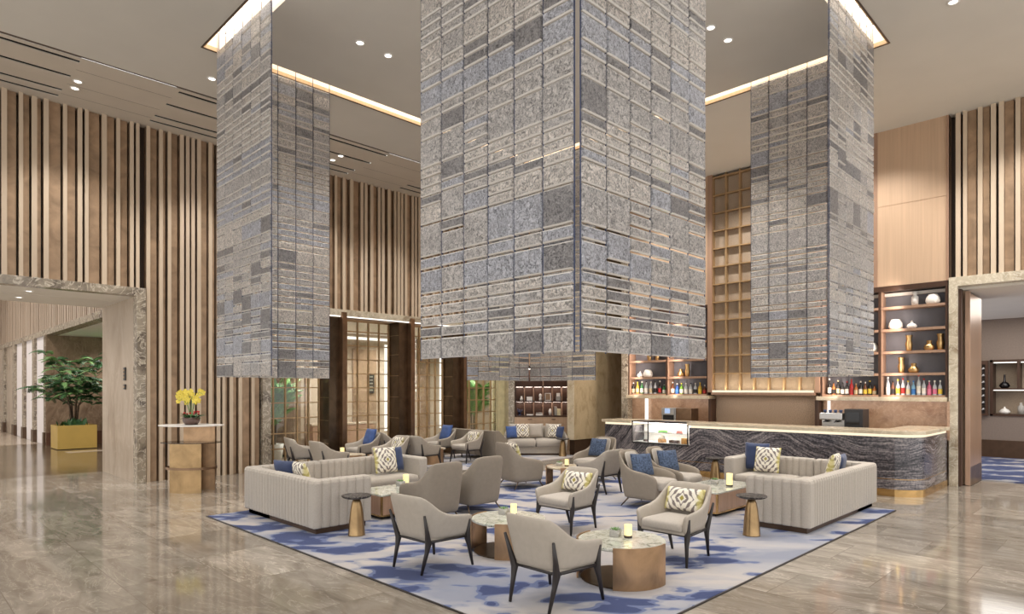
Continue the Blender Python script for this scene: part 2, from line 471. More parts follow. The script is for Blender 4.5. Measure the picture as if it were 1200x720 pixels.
def thing(name, loc, label, cat, group=None, rz=0):
    o = bpy.data.objects.new(name, None)
    o.empty_display_size = .1
    col.objects.link(o)
    o.location = loc; o.rotation_euler = (0, 0, rz)
    return tag(o, label, cat, group)

def struct(o, label=None):
    o['kind'] = 'structure'
    return o

def copy_tree(o, parent=None):
    c = o.copy(); col.objects.link(c)
    if parent is not None:
        c.parent = parent
    for ch in list(o.children):
        copy_tree(ch, c)
    return c

def place(proto, first, loc, rz, label, group=None):
    o = proto if first else copy_tree(proto)
    o.location = loc; o.rotation_euler = (0, 0, rz)
    o['label'] = label
    if group: o['group'] = group
    return o

ORD = ['first', 'second', 'third', 'fourth', 'fifth', 'sixth', 'seventh', 'eighth', 'ninth', 'tenth', 'eleventh', 'twelfth']

# ------------------------------------------------------------------ room constants
CEIL = 6.93
YL = 13.7      # face of the slatted wall on the left
XR = 14.2      # face of the bar wall on the right

# ---- floor
f = MB().box(-6, 14.45, -6, 13.7, -.1, 0).box(3.56, 6.0, 13.7, 13.97, -.1, 0).build('floor', M['floor']); struct(f)
g1 = MB(); g1.box(-8, 3.56, 13.7, 16.26, -.1, 0); g1.build('floor_passage', M['floor'])['kind'] = 'structure'
g2 = MB(); g2.box(-8, 8.2, 16.26, 40, -.1, 0); g2.build('floor_hall', M['darkfloor'])['kind'] = 'structure'
g3 = MB(); g3.box(3.9, 6.0, 21.6, 22.1, 0, .004); g3.box(-4, 3.9, 26.0, 40, 0, .004); g3.build('trim_floor_stripe', M['jambstone'])['kind'] = 'structure'
g4 = MB(); g4.box(6.0, 13.2, 13.7, 21, -.1, 0); g4.box(13.2, 16.1, 15.0, 21, -.1, 0); g4.build('floor_lift_lobby', M['floor'])['kind'] = 'structure'
g4 = MB(); g4.box(13.2, 17.5, 13.7, 15, -.1, 0); g4.box(14.45, 17.5, 9.4, 13.7, -.1, 0); g4.build('floor_corner', M['floor'])['kind'] = 'structure'

# ---- ceiling with the square light cove
c0x, c1x, c0y, c1y = 3.48, 10.62, 2.72, 10.02     # outer
d0x, d1x, d0y, d1y = 3.84, 10.36, 3.02, 9.76      # inner
cb = MB()
T = CEIL + .06
cb.box(-1.5, c0x, -1.5, 11.62, CEIL, T); cb.box(c1x, 16.6, -1.5, 11.62, CEIL, T)
cb.box(c0x, c1x, -1.5, c0y, CEIL, T); cb.box(c0x, c1x, c1y, 11.62, CEIL, T)
cb.box(d0x, d1x, d0y, d1y, CEIL, T)
struct(cb.build('ceiling', M['plaster']))
cv = MB()
HZ = CEIL + .30
for (a, b, c, d) in ((c0x - .03, c0x, c0y - .03, c1y + .03), (c1x, c1x + .03, c0y - .03, c1y + .03), (c0x, c1x, c0y - .03, c0y), (c0x, c1x, c1y, c1y + .03),
                     (d0x, d0x + .03, d0y, d1y), (d1x - .03, d1x, d0y, d1y), (d0x + .03, d1x - .03, d0y, d0y + .03), (d0x + .03, d1x - .03, d1y - .03, d1y)):
    cv.box(a, b, c, d, T, HZ)
struct(cv.build('ceiling_cove_sides', M['slotcream']))
cl = MB()
cl.box(c0x, d0x, c0y, c1y, HZ, HZ + .03); cl.box(d1x, c1x, c0y, c1y, HZ, HZ + .03)
cl.box(d0x, d1x, c0y, d0y, HZ, HZ + .03); cl.box(d0x, d1x, d1y, c1y, HZ, HZ + .03)
tag(cl.build('cove_light', M['cove_light']), 'square ring of warm cove lighting recessed in the taupe ceiling', 'light')
tr = MB()
w = .014
tr.box(c0x - w, c0x + .004, c0y - w, c1y + w, CEIL - .012, T); tr.box(c1x - .004, c1x + w, c0y - w, c1y + w, CEIL - .012, T)
tr.box(c0x, c1x, c0y - w, c0y + .004, CEIL - .012, T); tr.box(c0x, c1x, c1y - .004, c1y + w, CEIL - .012, T)
struct(tr.build('trim_1', M['plinth_dark']))
tw = MB()
tw.box(c0x + .005, c1x - .005, c1y - .02, c1y - .006, CEIL - .005, CEIL + .05); tw.box(c1x - .02, c1x - .006, c0y + .005, c1y - .03, CEIL - .005, CEIL + .05)
tw.box(c0x + .005, c0x + .02, c0y + .03, c1y - .03, CEIL - .005, CEIL + .05); tw.box(c0x + .03, c1x - .03, c0y + .006, c0y + .02, CEIL - .005, CEIL + .05)
struct(tw.build('trim_2', M['woodtrim']))

# ---- left soffit with air slots (real gaps, dark box above)
sf = MB()
gx = [(-4, 2.28, True), (2.28, 3.71, False), (3.71, 7.96, True), (7.96, 9.43, False), (9.43, 15.2, True)]
gy = [11.80, 12.45, 13.12, 13.42]
for x0, x1, gap in gx:
    if not gap:
        sf.box(x0, x1, 11.66, 14.0, CEIL - .02, CEIL - .006)
    else:
        e = 11.66
        for y in gy:
            sf.box(x0, x1, e, y - .045, CEIL - .02, CEIL - .006); e = y + .045
        sf.box(x0, x1, e, 14.0, CEIL - .02, CEIL - .006)
struct(sf.build('ceiling_soffit', M['soffit']))
sd = MB()
for x0, x1, gap in gx:
    if gap:
        for y in gy:
            sd.box(x0 - .01, x1 + .01, y - .06, y + .06, CEIL + .2, CEIL + .22)
            sd.box(x0 - .01, x1 + .01, y - .062, y - .05, CEIL - .005, CEIL + .2); sd.box(x0 - .01, x1 + .01, y + .05, y + .062, CEIL - .005, CEIL + .2)
struct(sd.build('ceiling_air_slot', M['black']))
ln = MB()
for y in (12.12, 12.78, 13.27):
    ln.box(2.29, 3.70, y - .004, y + .004, CEIL - .021, CEIL - .0195); ln.box(7.97, 9.42, y - .004, y + .004, CEIL - .021, CEIL - .0195)
ln.box(-4, 15.2, 11.625, 11.655, CEIL - .004, CEIL + .05)
struct(ln.build('trim_3', M['plinth_dark']))

# ---- left wall: slats
def slats(mb_face, mb_back, along, x0, x1, face, z0, z1, depth, rn, gaps=(.04, .09, .12, .16, .21), w0=.055, w1=.08):
    """vertical battens from x0 to x1 standing proud of a recessed back panel"""
    x = x0
    while x < x1 - .03:
        w = min(rn.uniform(w0, w1), x1 - x)
        d = depth * rn.choice((1, 1, .9))
        f0 = face + (depth - d)
        mb_face.cur = 0
        if along == 'x': mb_face.box(x, x + w, f0, f0 + .03, z0, z1)
        else: mb_face.box(f0, f0 + .03, x, x + w, z0, z1)
        mb_face.cur = 1
        if along == 'x': mb_face.box(x + .004, x + w - .004, f0 + .03, face + depth + .02, z0, z1)
        else: mb_face.box(f0 + .03, face + depth + .02, x + .004, x + w - .004, z0, z1)
        gp_ = rn.choice(gaps)
        if gp_ > .065 and x + w + gp_ < x1:
            a0, a1 = (x + w + .0, x + w + gp_ - .028)
            r0 = f0 + depth * .38
            if along == 'x': mb_face.box(a0, a1, r0, face + depth + .02, z0, z1)
            else: mb_face.box(r0, face + depth + .02, a0 + .028, a1 + .028, z0, z1)
        mb_face.cur = 0
        x += w + gp_
r1 = random.Random(11)
sl = MB(); slats(sl, None, 'x', 3.74, 6.02, YL, 0, CEIL, .2, r1)
slats(sl, None, 'x', -4, 3.73, YL, 3.75, CEIL, .2, r1)
slats(sl, None, 'x', 6.02, 13.6, YL, 3.72, CEIL, .2, r1)
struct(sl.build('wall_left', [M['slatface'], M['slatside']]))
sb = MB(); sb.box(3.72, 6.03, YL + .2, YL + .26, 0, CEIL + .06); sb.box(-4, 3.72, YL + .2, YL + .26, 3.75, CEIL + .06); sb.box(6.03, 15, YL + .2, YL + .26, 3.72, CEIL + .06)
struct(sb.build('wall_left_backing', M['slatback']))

# ---- left doorway
tr = MB(); tr.box(3.56, 3.72, YL - .03, YL + .2, 0, 3.745); tr.box(-4, 3.56, YL - .03, YL + .2, 3.59, 3.745)
struct(tr.build('door_1', M['trimstone'], bevel=.004))
jb = MB(); jb.box(3.56, 3.9, YL + .2, 16.26, 0, 3.72)
struct(jb.build('wall_passage', M['jambstone']))
so = MB(); so.box(-8, 3.56, YL + .2, 14.85, 3.59, 3.72); so.box(-8, 3.56, 14.9, 16.26, 3.59, 3.72); so.box(-8, 3.56, 14.85, 14.9, 3.62, 3.72)
struct(so.build('ceiling_passage', M['white_paint']))
# hall beyond
XH = 3.9
bm_ = MB(); bm_.box(XH, XH + .3, 16.26, 36, 3.54, 3.72)
struct(bm_.build('wall_hall_beam', M['trimstone']))
hs = MB(); rH = random.Random(5)
slats(hs, None, 'y', 16.3, 36, XH, 3.72, 7.5, .1, rH, (.05, .08, .1, .12), .07, .1)
struct(hs.build('wall_hall', [M['slatdim'], M['slatside']]))
hb = MB(); hb.box(XH + .1, XH + .2, 16.26, 36, 3.72, 7.5); struct(hb.build('wall_hall_backing', M['slatback']))
hw = MB(); hw.box(XH, 8, 24.9, 25.1, 0, 3.54); struct(hw.build('wall_hall_back', M['brownstone']))
hbb = MB(); hbb.box(XH, 8, 24.86, 24.9, 0, .42); struct(hbb.build('baseboard_hall', pm('brown_baseboard', rgb(98, 66, 50), .4)))
hc = MB(); hc.box(XH + .3, 8, 16.26, 40, 3.54, 3.6); struct(hc.build('ceiling_hall_recess', M['white_paint']))
hp = MB(); hp.box(-8, 8, 40, 40.2, 0, 7.5); struct(hp.build('wall_hall_end', M['jambstone']))
h7 = MB(); h7.box(-8, 8, 16.2, 40, 7.5, 7.6); struct(h7.build('ceiling_hall', M['white_paint']))
hx = MB(); hx.box(8.0, 8.2, 16.26, 24.9, 0, 3.54); struct(hx.build('wall_hall_side', M['brownstone']))
for k, (y0, y1) in enumerate(((25.0, 25.2), (26.9, 27.3), (29.0, 29.4), (31.2, 31.7), (34.0, 34.5))):
    p = MB(); p.box(XH - .02, XH + .4, y0, y1, 0, 3.54)
    o = p.build('pillar', M['trimstone']); struct(o)
    q = MB(); q.box(XH - .05, XH + .43, y0 - .02, y1 + .02, 0, .42); q.build('pillar_base', M['plinth_dark'], o)
    z = MB(); z.box(XH + .06, XH + .2, y1, y1 + 2.4, 0, 3.54)
    struct(z.build('wall_hall_panel', M['frosted'] if k < 3 else M['jambstone']))
sw = thing('wall_switch', (3.545, 14.45, 2.04), 'two dark switch plates on the beige marble jamb of the left passage', 'switch')
for dz, h in ((.07, .26), (-.19, .1)):
    pl = MB().cbox((0, 0, dz), (.02, .12, h)).build('switch_plate', M['darkplastic'], sw, bevel=.004)
    for k in range(3 if h > .2 else 1):
        MB().cbox((-.012, 0, dz + (k - 1) * .07 if h > .2 else dz), (.006, .07, .035)).build('button', M['brass'], pl)

# ---- glazed screen wall
YG = 14.22
ls = MB(); ls.box(6.02, 6.2, YL - .02, YL + .55, 0, 3.72); struct(ls.build('trim_4', M['trimstone'], bevel=.004))
li = MB(); li.box(6.2, 13.13, YL - .02, YL + .2, 3.57, 3.72); struct(li.build('trim_5', M['lightstone'], bevel=.003))
lb = MB(); lb.box(6.2, 7.65, YL + .2, YL + .7, 3.58, 3.7); lb.box(8.06, 9.65, YL + .2, YL + .7, 3.58, 3.7); lb.box(10.06, 11.47, YL + .2, YL + .7, 3.58, 3.7); lb.box(11.88, 13.62, YL + .2, YL + .7, 3.58, 3.7); lb.box(6.2, 13.64, YL + .62, YL + .72, 3.66, 3.8); struct(lb.build('ceiling_lintel', M['shelfwood']))
le = MB(); le.box(6.2, 13.14, YL + .01, YL + .05, 3.545, 3.569)
tag(le.build('light_strip', M['led_soft']), 'thin glowing strip along the underside of the marble lintel over the glazed screens', 'light')
fins = [7.93, 9.93, 11.75]
bays = [(6.2, 7.65), (8.06, 9.65), (10.06, 11.47), (11.88, 13.62)]
names = ['leftmost, beside the slatted wall', 'second from the left', 'third from the left', 'rightmost, with palm fronds behind it']
for k, (x0, x1) in enumerate(bays):
    t = thing('glazed_screen', (x0, YG, 0), 'bronze gridded glass screen, %s' % names[k], 'screen', 'gridded glass screens')
    fr = MB(); W = x1 - x0
    fr.box(0, .035, -.03, .03, 0, 3.56); fr.box(W - .035, W, -.03, .03, 0, 3.56)
    fr.box(0, W, -.03, .03, 0, .05); fr.box(0, W, -.03, .03, 3.5, 3.56)
    fr.build('frame', M['frame_bronze'], t)
    n = max(3, round(W / .29))
    gb = MB()
    for i in range(1, n):
        x = W * i / n
        gb.box(x - .014, x + .014, -.03, .03, .05, 3.5)
    z = .45
    for i in range(9):
        zz = .42 + i * .355
        if zz < 3.48: gb.box(.035, W - .035, -.026, .026, zz - .012, zz + .012)
    gb.build('grid', M['frame_bronze'], t)
    MB().box(.03, W - .03, -.004, .004, .05, 3.5).build('pane', M['glass'], t)
for k, x in enumerate(fins):
    t = thing('bronze_fin', (x, YL, 0), 'tall bronze fin pillar between the %s glass screens' % ['first and second', 'second and third', 'third and fourth'][k], 'pillar', 'bronze fins between the screens')
    MB().box(-.0, .12, -.08, .6, 0, 3.655).build('fin', M['copper'], t, bevel=.004)
    p = MB(); p.box(-.27, -.002, .08, .56, 0, 3.55)
    p.build('side_panel', M['darkbronze'], t)
    g = MB()
    for z in (.5, 1.05, 1.6, 2.15, 2.7, 3.2): g.box(-.273, -.27, .1, .54, z, z + .01)
    g.build('seam', M['frame_bronze'], t)
# lift lobby behind the screens
YB = 18.2
wb = MB(); wb.box(5.9, 16.1, YB, YB + .2, 0, 3.6); struct(wb.build('wall_lobby_back', M['jambstone']))
wl = MB(); wl.box(5.9, 6.0, 14.3, YB, 0, 3.6); wl.box(16.0, 16.1, 14.6, YB, 0, 3.6); struct(wl.build('wall_lobby_side', M['jambstone']))
cl = MB(); cl.box(5.9, 16.1, 14.42, YB + .2, 3.6, 3.7); struct(cl.build('ceiling_lobby', M['white_paint']))
pn = MB()
def PX(px):   # where a sight line meets the lobby's back wall
    u = (px - 599) / 747.6
    return YB * (1 + u) / (1 - u)
for a, b in ((413, 440), (489, 503), (357, 362)): pn.box(PX(a), PX(b), YB - .05, YB, 0, 3.1)
struct(pn.build('wall_lobby_panel', M['brownstone']))
for a, wh in ((450.5, 'second'), (515.0, 'third')):
    tag(MB().box(PX(a), PX(a) + .1, YB - .04, YB, .4, 3.3).build('wall_light', M['led_soft']), 'upright white light strip on the lobby wall behind the %s glass screen' % wh, 'light')
tag(MB().box(6.1, 13.2, YB - .06, YB - .02, 3.42, 3.5).build('wall_light', M['led_soft']), 'long level light strip high on the lobby wall behind the glass screens', 'light')
ld = MB()
lt = thing('lift_panel', (PX(433), YB - .08, 2.0), 'dark upright lift call panel on the marble wall behind the second glass screen', 'panel')
MB().box(-.12, .12, -.02, .02, -.32, .32).build('plate', M['darkplastic'], lt, bevel=.004)
for k in range(5): MB().box(-.06, .06, -.03, -.02, -.25 + k * .11, -.2 + k * .11).build('button', M['steel'], lt)
# marble feature block with console in the lobby
mb = MB(); mb.box(6.75, 7.25, 17.2, 17.6, 0, 1.62)
tag(mb.build('stone_plinth', M['frosted'], bevel=.01), 'pale patterned stone plinth behind the leftmost glass screen', 'plinth')
cn = thing('console_table', (10.2, 17.6, 0), 'low console cabinet against the lobby wall behind the glass screens', 'console')
MB().box(-1.1, 1.1, -.22, .22, .72, .78).build('top', M['jambstone'], cn, bevel=.004)
MB().box(-1.05, 1.05, -.2, .2, .08, .72).build('body', M['shelfwood'], cn, bevel=.004)
MB().box(-1.0, 1.0, -.17, .17, 0, .08).build('plinth', M['plinth_dark'], cn)

# ---- palms (leaf blades on real midribs)
def frond(mb, base, az, length, droop, lean, rn, n=16, leaf=.34, lw=.028):
    pts = []
    for i in range(n + 1):
        s = i / n
        r = length * s
        pts.append(Vector((base[0] + math.cos(az) * r * (.35 + .65 * lean), base[1] + math.sin(az) * r * (.35 + .65 * lean), base[2] + r * (1.1 - .6 * lean) - droop * s * s * length)))
    for i in range(2, n):
        p = pts[i]; d = (pts[min(i + 1, n)] - pts[i - 1]).normalized()
        side = d.cross(Vector((0, 0, 1))).normalized()
        for sg in (-1, 1):
            L = leaf * (math.sin(PI * (i / n) ** .7) * .8 + .25)
            tip = p + (side * sg * .8 + d * .55 + Vector((0, 0, -.35))) * L
            midp = p + (side * sg * .8 + d * .55 + Vector((0, 0, .02))) * L * .5
            wv = d * lw
            mb.add([p - wv * .4, p + wv * .4, midp + wv, tip, midp - wv], [(0, 1, 2, 4), (4, 2, 3)])
    mb.tube([tuple(p) for p in pts], [.012 * (1 - .8 * i / n) for i in range(n + 1)], 4)

def palm(loc, h, nf, label, seed, leafmat='leaf_palm', spread=1.0):
    rn = random.Random(seed)
    t = thing('potted_palm', loc, label, 'plant')
    MB().lathe([(.0, 0), (.2, 0), (.26, .45), (.235, .45), (.22, .40), (0, .40)], seg=20).build('pot', M['white_ceramic'], t, smooth=True)
    st = MB()
    for k in range(3):
        st.tube([(.05 * math.cos(k * 2.1), .05 * math.sin(k * 2.1), .38), (.09 * math.cos(k * 2.1), .09 * math.sin(k * 2.1), h * .45)], [.03, .02], 6)
    st.build('stem', M['bark'], t)
    fo = MB()
    for k in range(nf):
        az = k * 2.399 + rn.uniform(-.2, .2)
        b = (.09 * math.cos(k * 2.1), .09 * math.sin(k * 2.1), h * rn.uniform(.3, .55))
        frond(fo, b, az, rn.uniform(.9, 1.3) * spread, rn.uniform(.15, .5), rn.uniform(.1, .6), rn, 22, .26, .016)
    fo.build('foliage', M[leafmat], t, recalc=False)
    return t
palm((6.98, 15.3, 0), 2.7, 46, 'tall green palm behind the leftmost glass screen', 3, 'leaf_palm', .95)
palm((13.85, 15.6, 0), 2.9, 46, 'tall green palm behind the rightmost glass screen', 4, 'leaf_palm', .95)

# ---- corner: jamb, stone, diagonal bookcase wall, pillar, passage
jc = MB(); jc.box(13.13, 13.46, YL - .02, YL + .08, 0, CEIL); jc.box(13.64, 14.9, YL + .3, YL + .9, 0, CEIL); struct(jc.build('trim_6', pm('cream_jamb_stone', rgb(206, 194, 152), .5)))
# diagonal wall lies on X+Y = 26.9
def dg(s, t):   # s along the diagonal (image left to right), t towards the room
    cx, cy = 13.45, 13.45
    return (cx + (s - t) / R2, cy + (-s - t) / R2)
def dbox(mb, s0, s1, t0, t1, z0, z1):
    mb.prism([dg(s0, t0), dg(s1, t0), dg(s1, t1), dg(s0, t1)], z0, z1)
ds = MB(); dbox(ds, -.08, .1, -.2, .02, 0, CEIL); struct(ds.build('trim_7', M['trimstone']))
dw = MB(); dbox(dw, .1, 2.6, -.45, -.4, 0, CEIL); dbox(dw, .1, 2.6, -.4, 0, 2.5, CEIL); dbox(dw, .1, 2.6, -.4, 0, 0, .98); struct(dw.build('wall_corner', M['veneer']))
# bookcase thing
S0, S1 = .12, 1.80
bk = thing('bookcase', (13.45, 13.45, 0), 'built-in walnut bookcase with glowing cubbies in the far corner behind the curved sofa', 'bookcase')
OFF = Matrix.Translation((-13.45, -13.45, 0))
fr = MB()
for z0, z1 in ((.98, 1.02), (1.42, 1.46), (1.87, 1.91), (2.42, 2.5)): dbox(fr, S0, S1, -.38, .01, z0, z1)
dbox(fr, S0, S0 + .03, -.38, .01, .98, 2.5); dbox(fr, S1 - .03, S1, -.38, .01, .98, 2.5)
fr.xf(OFF).build('frame', M['shelfdark'], bk)
dv = MB()
for k in range(1, 6):
    s = S0 + (S1 - S0) * k / 6
    dbox(dv, s - .012, s + .012, -.38, .005, 1.02, 1.87)
dbox(dv, (S0 + S1) / 2 - .015, (S0 + S1) / 2 + .015, -.38, .005, 1.91, 2.42)
dv.xf(OFF).build('divider', M['shelfwood'], bk)
ba = MB(); dbox(ba, S0, S1, -.39, -.38, .98, 2.5); ba.xf(OFF).build('back_panel', M['shelfdark'], bk)
lg = MB()
for k in range(6):
    s = S0 + (S1 - S0) * k / 6 + .045
    for z1 in (1.4195, 1.8695): dbox(lg, s - .02, s + .19, -.3, -.12, z1 - .004, z1)
for k in range(2):
    s = S0 + (S1 - S0) * k / 2 + .06
    dbox(lg, s, s + .7, -.3, -.12, 2.41, 2.416)
lg.xf(OFF).build('light_strip', M['led_book'], bk)
dr = MB(); dbox(dr, .5, .62, 0, .015, .9, .915); dbox(dr, 1.2, 1.32, 0, .015, .9, .915); dr.xf(OFF).build('drawer_pull', M['shelfdark'], bk)
def on_shelf(name, s, t, z, mb, mat, label, cat, group=None):
    x, y = dg(s, t)
    return tag(mb.build(name, mat, None, loc=(x, y, z), smooth=False, bevel=.003), label, cat, group)
cw = (S1 - S0) / 6
def cc(k): return S0 + cw * (k + .5)
rz45 = Matrix.Rotation(-PI / 4, 4, 'Z')
def vase_mb(prof, seg=20):
    return MB().lathe(prof, seg=seg)
def bx(dx, dy, dz): return MB().box(-dx / 2, dx / 2, -dy / 2, dy / 2, 0, dz).xf(rz45)
tag(vase_mb([(0, 0), (.035, 0), (.05, .05), (.03, .09), (.022, .13), (.028, .14), (0, .14)]).build('vase', M['white_ceramic'], loc=dg(cc(0) + .05, -.12) + (1.46,), smooth=True), 'small white vase in the upper left corner cubby of the bookcase', 'vase')
on_shelf('storage_box', cc(1) + .01, -.15, 1.46, bx(.17, .12, .12), M['white_ceramic'], 'low white box in the second upper cubby of the bookcase', 'box')
tag(vase_mb([(0, 0), (.04, 0), (.045, .06), (.03, .1), (.045, .13), (.045, .18), (.02, .21), (0, .21)]).build('figurine', M['white_ceramic'], loc=dg(cc(2) + .06, -.12) + (1.46,), smooth=True), 'white rounded figurine in the third upper cubby of the bookcase', 'figurine')
pf = thing('photo_frame', dg(cc(3), -.1) + (1.46,), 'white framed picture in the fourth upper cubby of the bookcase', 'picture frame', rz=-PI / 4)
fm = MB(); fm.box(-.09, -.07, -.01, .01, 0, .23); fm.box(.07, .09, -.01, .01, 0, .23); fm.box(-.07, .07, -.01, .01, 0, .02); fm.box(-.07, .07, -.01, .01, .21, .23)
fm.build('frame', M['white_ceramic'], pf); MB().box(-.07, .07, .0, .004, .02, .21).build('picture', M['copper'], pf)
on_shelf('book_stack', cc(4) + .03, -.12, 1.46, bx(.13, .12, .13), M['concrete'], 'pale blocks in the fifth upper cubby of the bookcase', 'box')
on_shelf('storage_box', cc(4) + .03, -.12, 1.591, bx(.1, .1, .1), M['white_ceramic'], 'white cube on the pale block in the fifth upper cubby', 'box')
tag(vase_mb([(0, 0), (.04, 0), (.06, .05), (.04, .1), (.015, .13), (0, .13)]).build('vase', M['white_ceramic'], loc=dg(cc(5) + .07, -.12) + (1.46,), smooth=True), 'white gourd vase in the upper right cubby of the bookcase', 'vase')
sc_ = MB()
for k in range(7):
    a = k * .9; sc_.tube([(0, 0, .02), (.04 * math.cos(a), .04 * math.sin(a), .1), (.09 * math.cos(a), .09 * math.sin(a), .17 + .02 * (k % 3))], [.02, .014, .004], 6)
sc_.lathe([(0, 0), (.06, 0), (.05, .03), (0, .03)], seg=12)
tag(sc_.build('coral_sculpture', M['cable'], loc=dg(cc(0), -.14) + (1.02,), smooth=True), 'branching coral ornament in the lower left cubby of the bookcase', 'ornament')
on_shelf('book', cc(1) + .02, -.14, 1.02, bx(.2, .14, .035), M['white_ceramic'], 'single white book lying in the second lower cubby', 'book')
on_shelf('book', cc(2) + .02, -.14, 1.02, bx(.2, .14, .04), M['white_ceramic'], 'lower white book of the pair in the third lower cubby', 'book')
on_shelf('book', cc(2) + .02, -.14, 1.061, bx(.19, .13, .04), M['concrete'], 'upper pale book of the pair in the third lower cubby', 'book')
tag(vase_mb([(0, 0), (.03, 0), (.05, .07), (.05, .13), (.02, .2), (0, .2)]).build('vase', M['white_ceramic'], loc=dg(cc(3) + .07, -.12) + (1.02,), smooth=True), 'tall white vase in the fourth lower cubby of the bookcase', 'vase')
on_shelf('book', cc(4) - .05, -.14, 1.02, bx(.08, .14, .26), M['concrete'], 'grey upright book in the fifth lower cubby of the bookcase', 'book')
on_shelf('storage_box', cc(4) + .05, -.1, 1.02, bx(.1, .1, .2), pm('cream_box_card', rgb(236, 222, 180), .6), 'cream upright box in the fifth lower cubby of the bookcase', 'box')
tag(vase_mb([(0, 0), (.04, 0), (.06, .06), (.03, .12), (.05, .16), (.05, .2), (0, .23)]).build('figurine', M['white_ceramic'], loc=dg(cc(5) + .08, -.12) + (1.02,), smooth=True), 'white stacked figurine in the lower right cubby of the bookcase', 'figurine')

# passage pillar wall
pw = MB(); pw.box(13.5, 16.6, 11.07, 11.3, .42, CEIL); struct(pw.build('pillar_stone', M['pillarstone'], bevel=.004))
pe = MB(); pe.box(13.49, 13.52, 11.075, 11.31, .42, CEIL); struct(pe.build('trim_8', M['topstone']))
pb = MB(); pb.box(13.56, 16.6, 11.1, 11.28, 0, .42); struct(pb.build('baseboard_pillar', M['plinth_dark']))
pe = MB(); pe.box(16.4, 16.5, 9.4, 11.1, 0, CEIL); pe.box(14.6, 16.5, 9.3, 9.4, 0, CEIL); struct(pe.build('wall_passage_end', M['shelfwood']))

# ---- bar wall (X = XR)
bw = MB(); bw.box(XR + .4, XR + .6, 2.4, 9.8, 0, CEIL); struct(bw.build('wall_right', M['veneer']))
ms = MB(); ms.box(XR - .02, XR + .4, 9.80, 10.0, 0, CEIL); struct(ms.build('trim_9', M['trimstone']))
vp = MB()
vp.box(XR, XR + .4, 7.5, 9.8, 3.84, CEIL)          # veneer over the left shelves
vp.box(XR, XR + .4, 2.64, 5.0, 3.84, 5.42); vp.box(XR + .006, XR + .4, 2.64, 5.0, 5.42, 5.435); vp.box(XR, XR + .4, 2.64, 5.0, 5.435, CEIL)
vp.box(XR + .3, XR + .4, 2.64, 9.8, 0, CEIL)
struct(vp.build('wall_right_panel', M['veneer']))
vq = MB(); vq.box(XR - .03, XR + .3, 7.39, 7.5, 1.73, CEIL); vq.box(XR - .03, XR + .3, 4.93, 5.03, 1.73, CEIL); vq.box(XR - .012, XR + .1, 3.84, 3.94, 3.84, CEIL)
vq.box(XR - .02, XR + .1, 2.64, 2.68, 3.84, CEIL)
struct(vq.build('trim_10', M['shelfwood']))
rr = random.Random(21)
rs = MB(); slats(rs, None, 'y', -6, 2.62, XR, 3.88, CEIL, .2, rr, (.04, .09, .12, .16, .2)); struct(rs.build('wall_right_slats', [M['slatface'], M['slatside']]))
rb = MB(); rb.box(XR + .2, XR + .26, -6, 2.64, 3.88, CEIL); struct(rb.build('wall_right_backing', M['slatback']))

# grid panel over the bar
gp = thing('lattice_panel', (XR, 5.03, 1.73), 'tall wooden lattice panel over woven squares between the two bottle shelves', 'panel')
MB().box(.10, .14, 0, 2.36, 0, CEIL - 1.74).build('woven_backing', M['woven'], gp)
lg = MB()
for i in range(8):
    y = 2.36 * i / 7; lg.box(0, .1, y - .018, y + .018, 0, CEIL - 1.74)
for i in range(13):
    z = .03 + i * .425
    if z < 5.2: lg.box(-.01, .1, 0, 2.36, z + .40, z + .428)
lg.build('lattice', M['frame_bronze'], gp)
lw = MB(); lw.box(-.06, .1, 0, 2.36, -.06, 0); lw.build('ledge', M['shelfwood'], gp)
lw = MB(); lw.box(-.052, -.02, .02, 2.34, .0, .05); lw.build('light_strip', M['led_warm'], gp)
tp = MB(); tp.box(XR + .2, XR + .28, 5.03, 7.39, .85, 1.67); struct(tp.build('wall_bar_recess', M['texture_panel']))

def shelf_unit(y0, y1, mid, label):
    t = thing('bottle_shelf', (XR, y0, 1.65), label, 'shelf')
    W = y1 - y0; H = 3.84 - 1.65
    zs = [0.02, .45, .88, 1.32, 1.76]
    fr = MB(); fr.box(0, .3, 0, .04, 0, H); fr.box(0, .3, W - .04, W, 0, H); fr.box(-.01, .3, 0, W, H - .1, H); fr.box(0, .3, mid - .025, mid + .025, 0, H)
    fr.build('frame', M['shelfdark'], t)
    for z in zs:
        for a, b in ((.04, mid - .025), (mid + .025, W - .04)):
            MB().box(-.005, .28, a, b, z - .03, z + .02).build('shelf_board', M['shelfwood'], t)
    MB().box(.28, .3, .03, W - .03, 0, H).build('back_panel', M['shelfback'], t)
    for b in (mid - .026, W - .041):
        MB().box(.0, .28, b - .012, b, 0.04, H - .1).build('side_panel', M['shelfwood'], t)
        l = bpy.data.lights.new('shelf_strip_lamp', 'AREA'); l.shape = 'RECTANGLE'; l.size = .08; l.size_y = 2.1; l.energy = 11; l.color = (1, .84, .74)
        lo = bpy.data.objects.new('shelf_strip_lamp', l); col.objects.link(lo)
        lo.location = (XR - .16, y0 + b - .30, 2.72); lo.rotation_euler = (PI / 2, 0, -PI / 2 + .75)
    return zs
zs = shelf_unit(7.5, 9.8, 1.13, 'wide walnut wall shelf of bottles and vases left of the lattice panel')
shelf_unit(2.66, 4.93, 1.14, 'wide walnut wall shelf of bottles and vases right of the lattice panel')

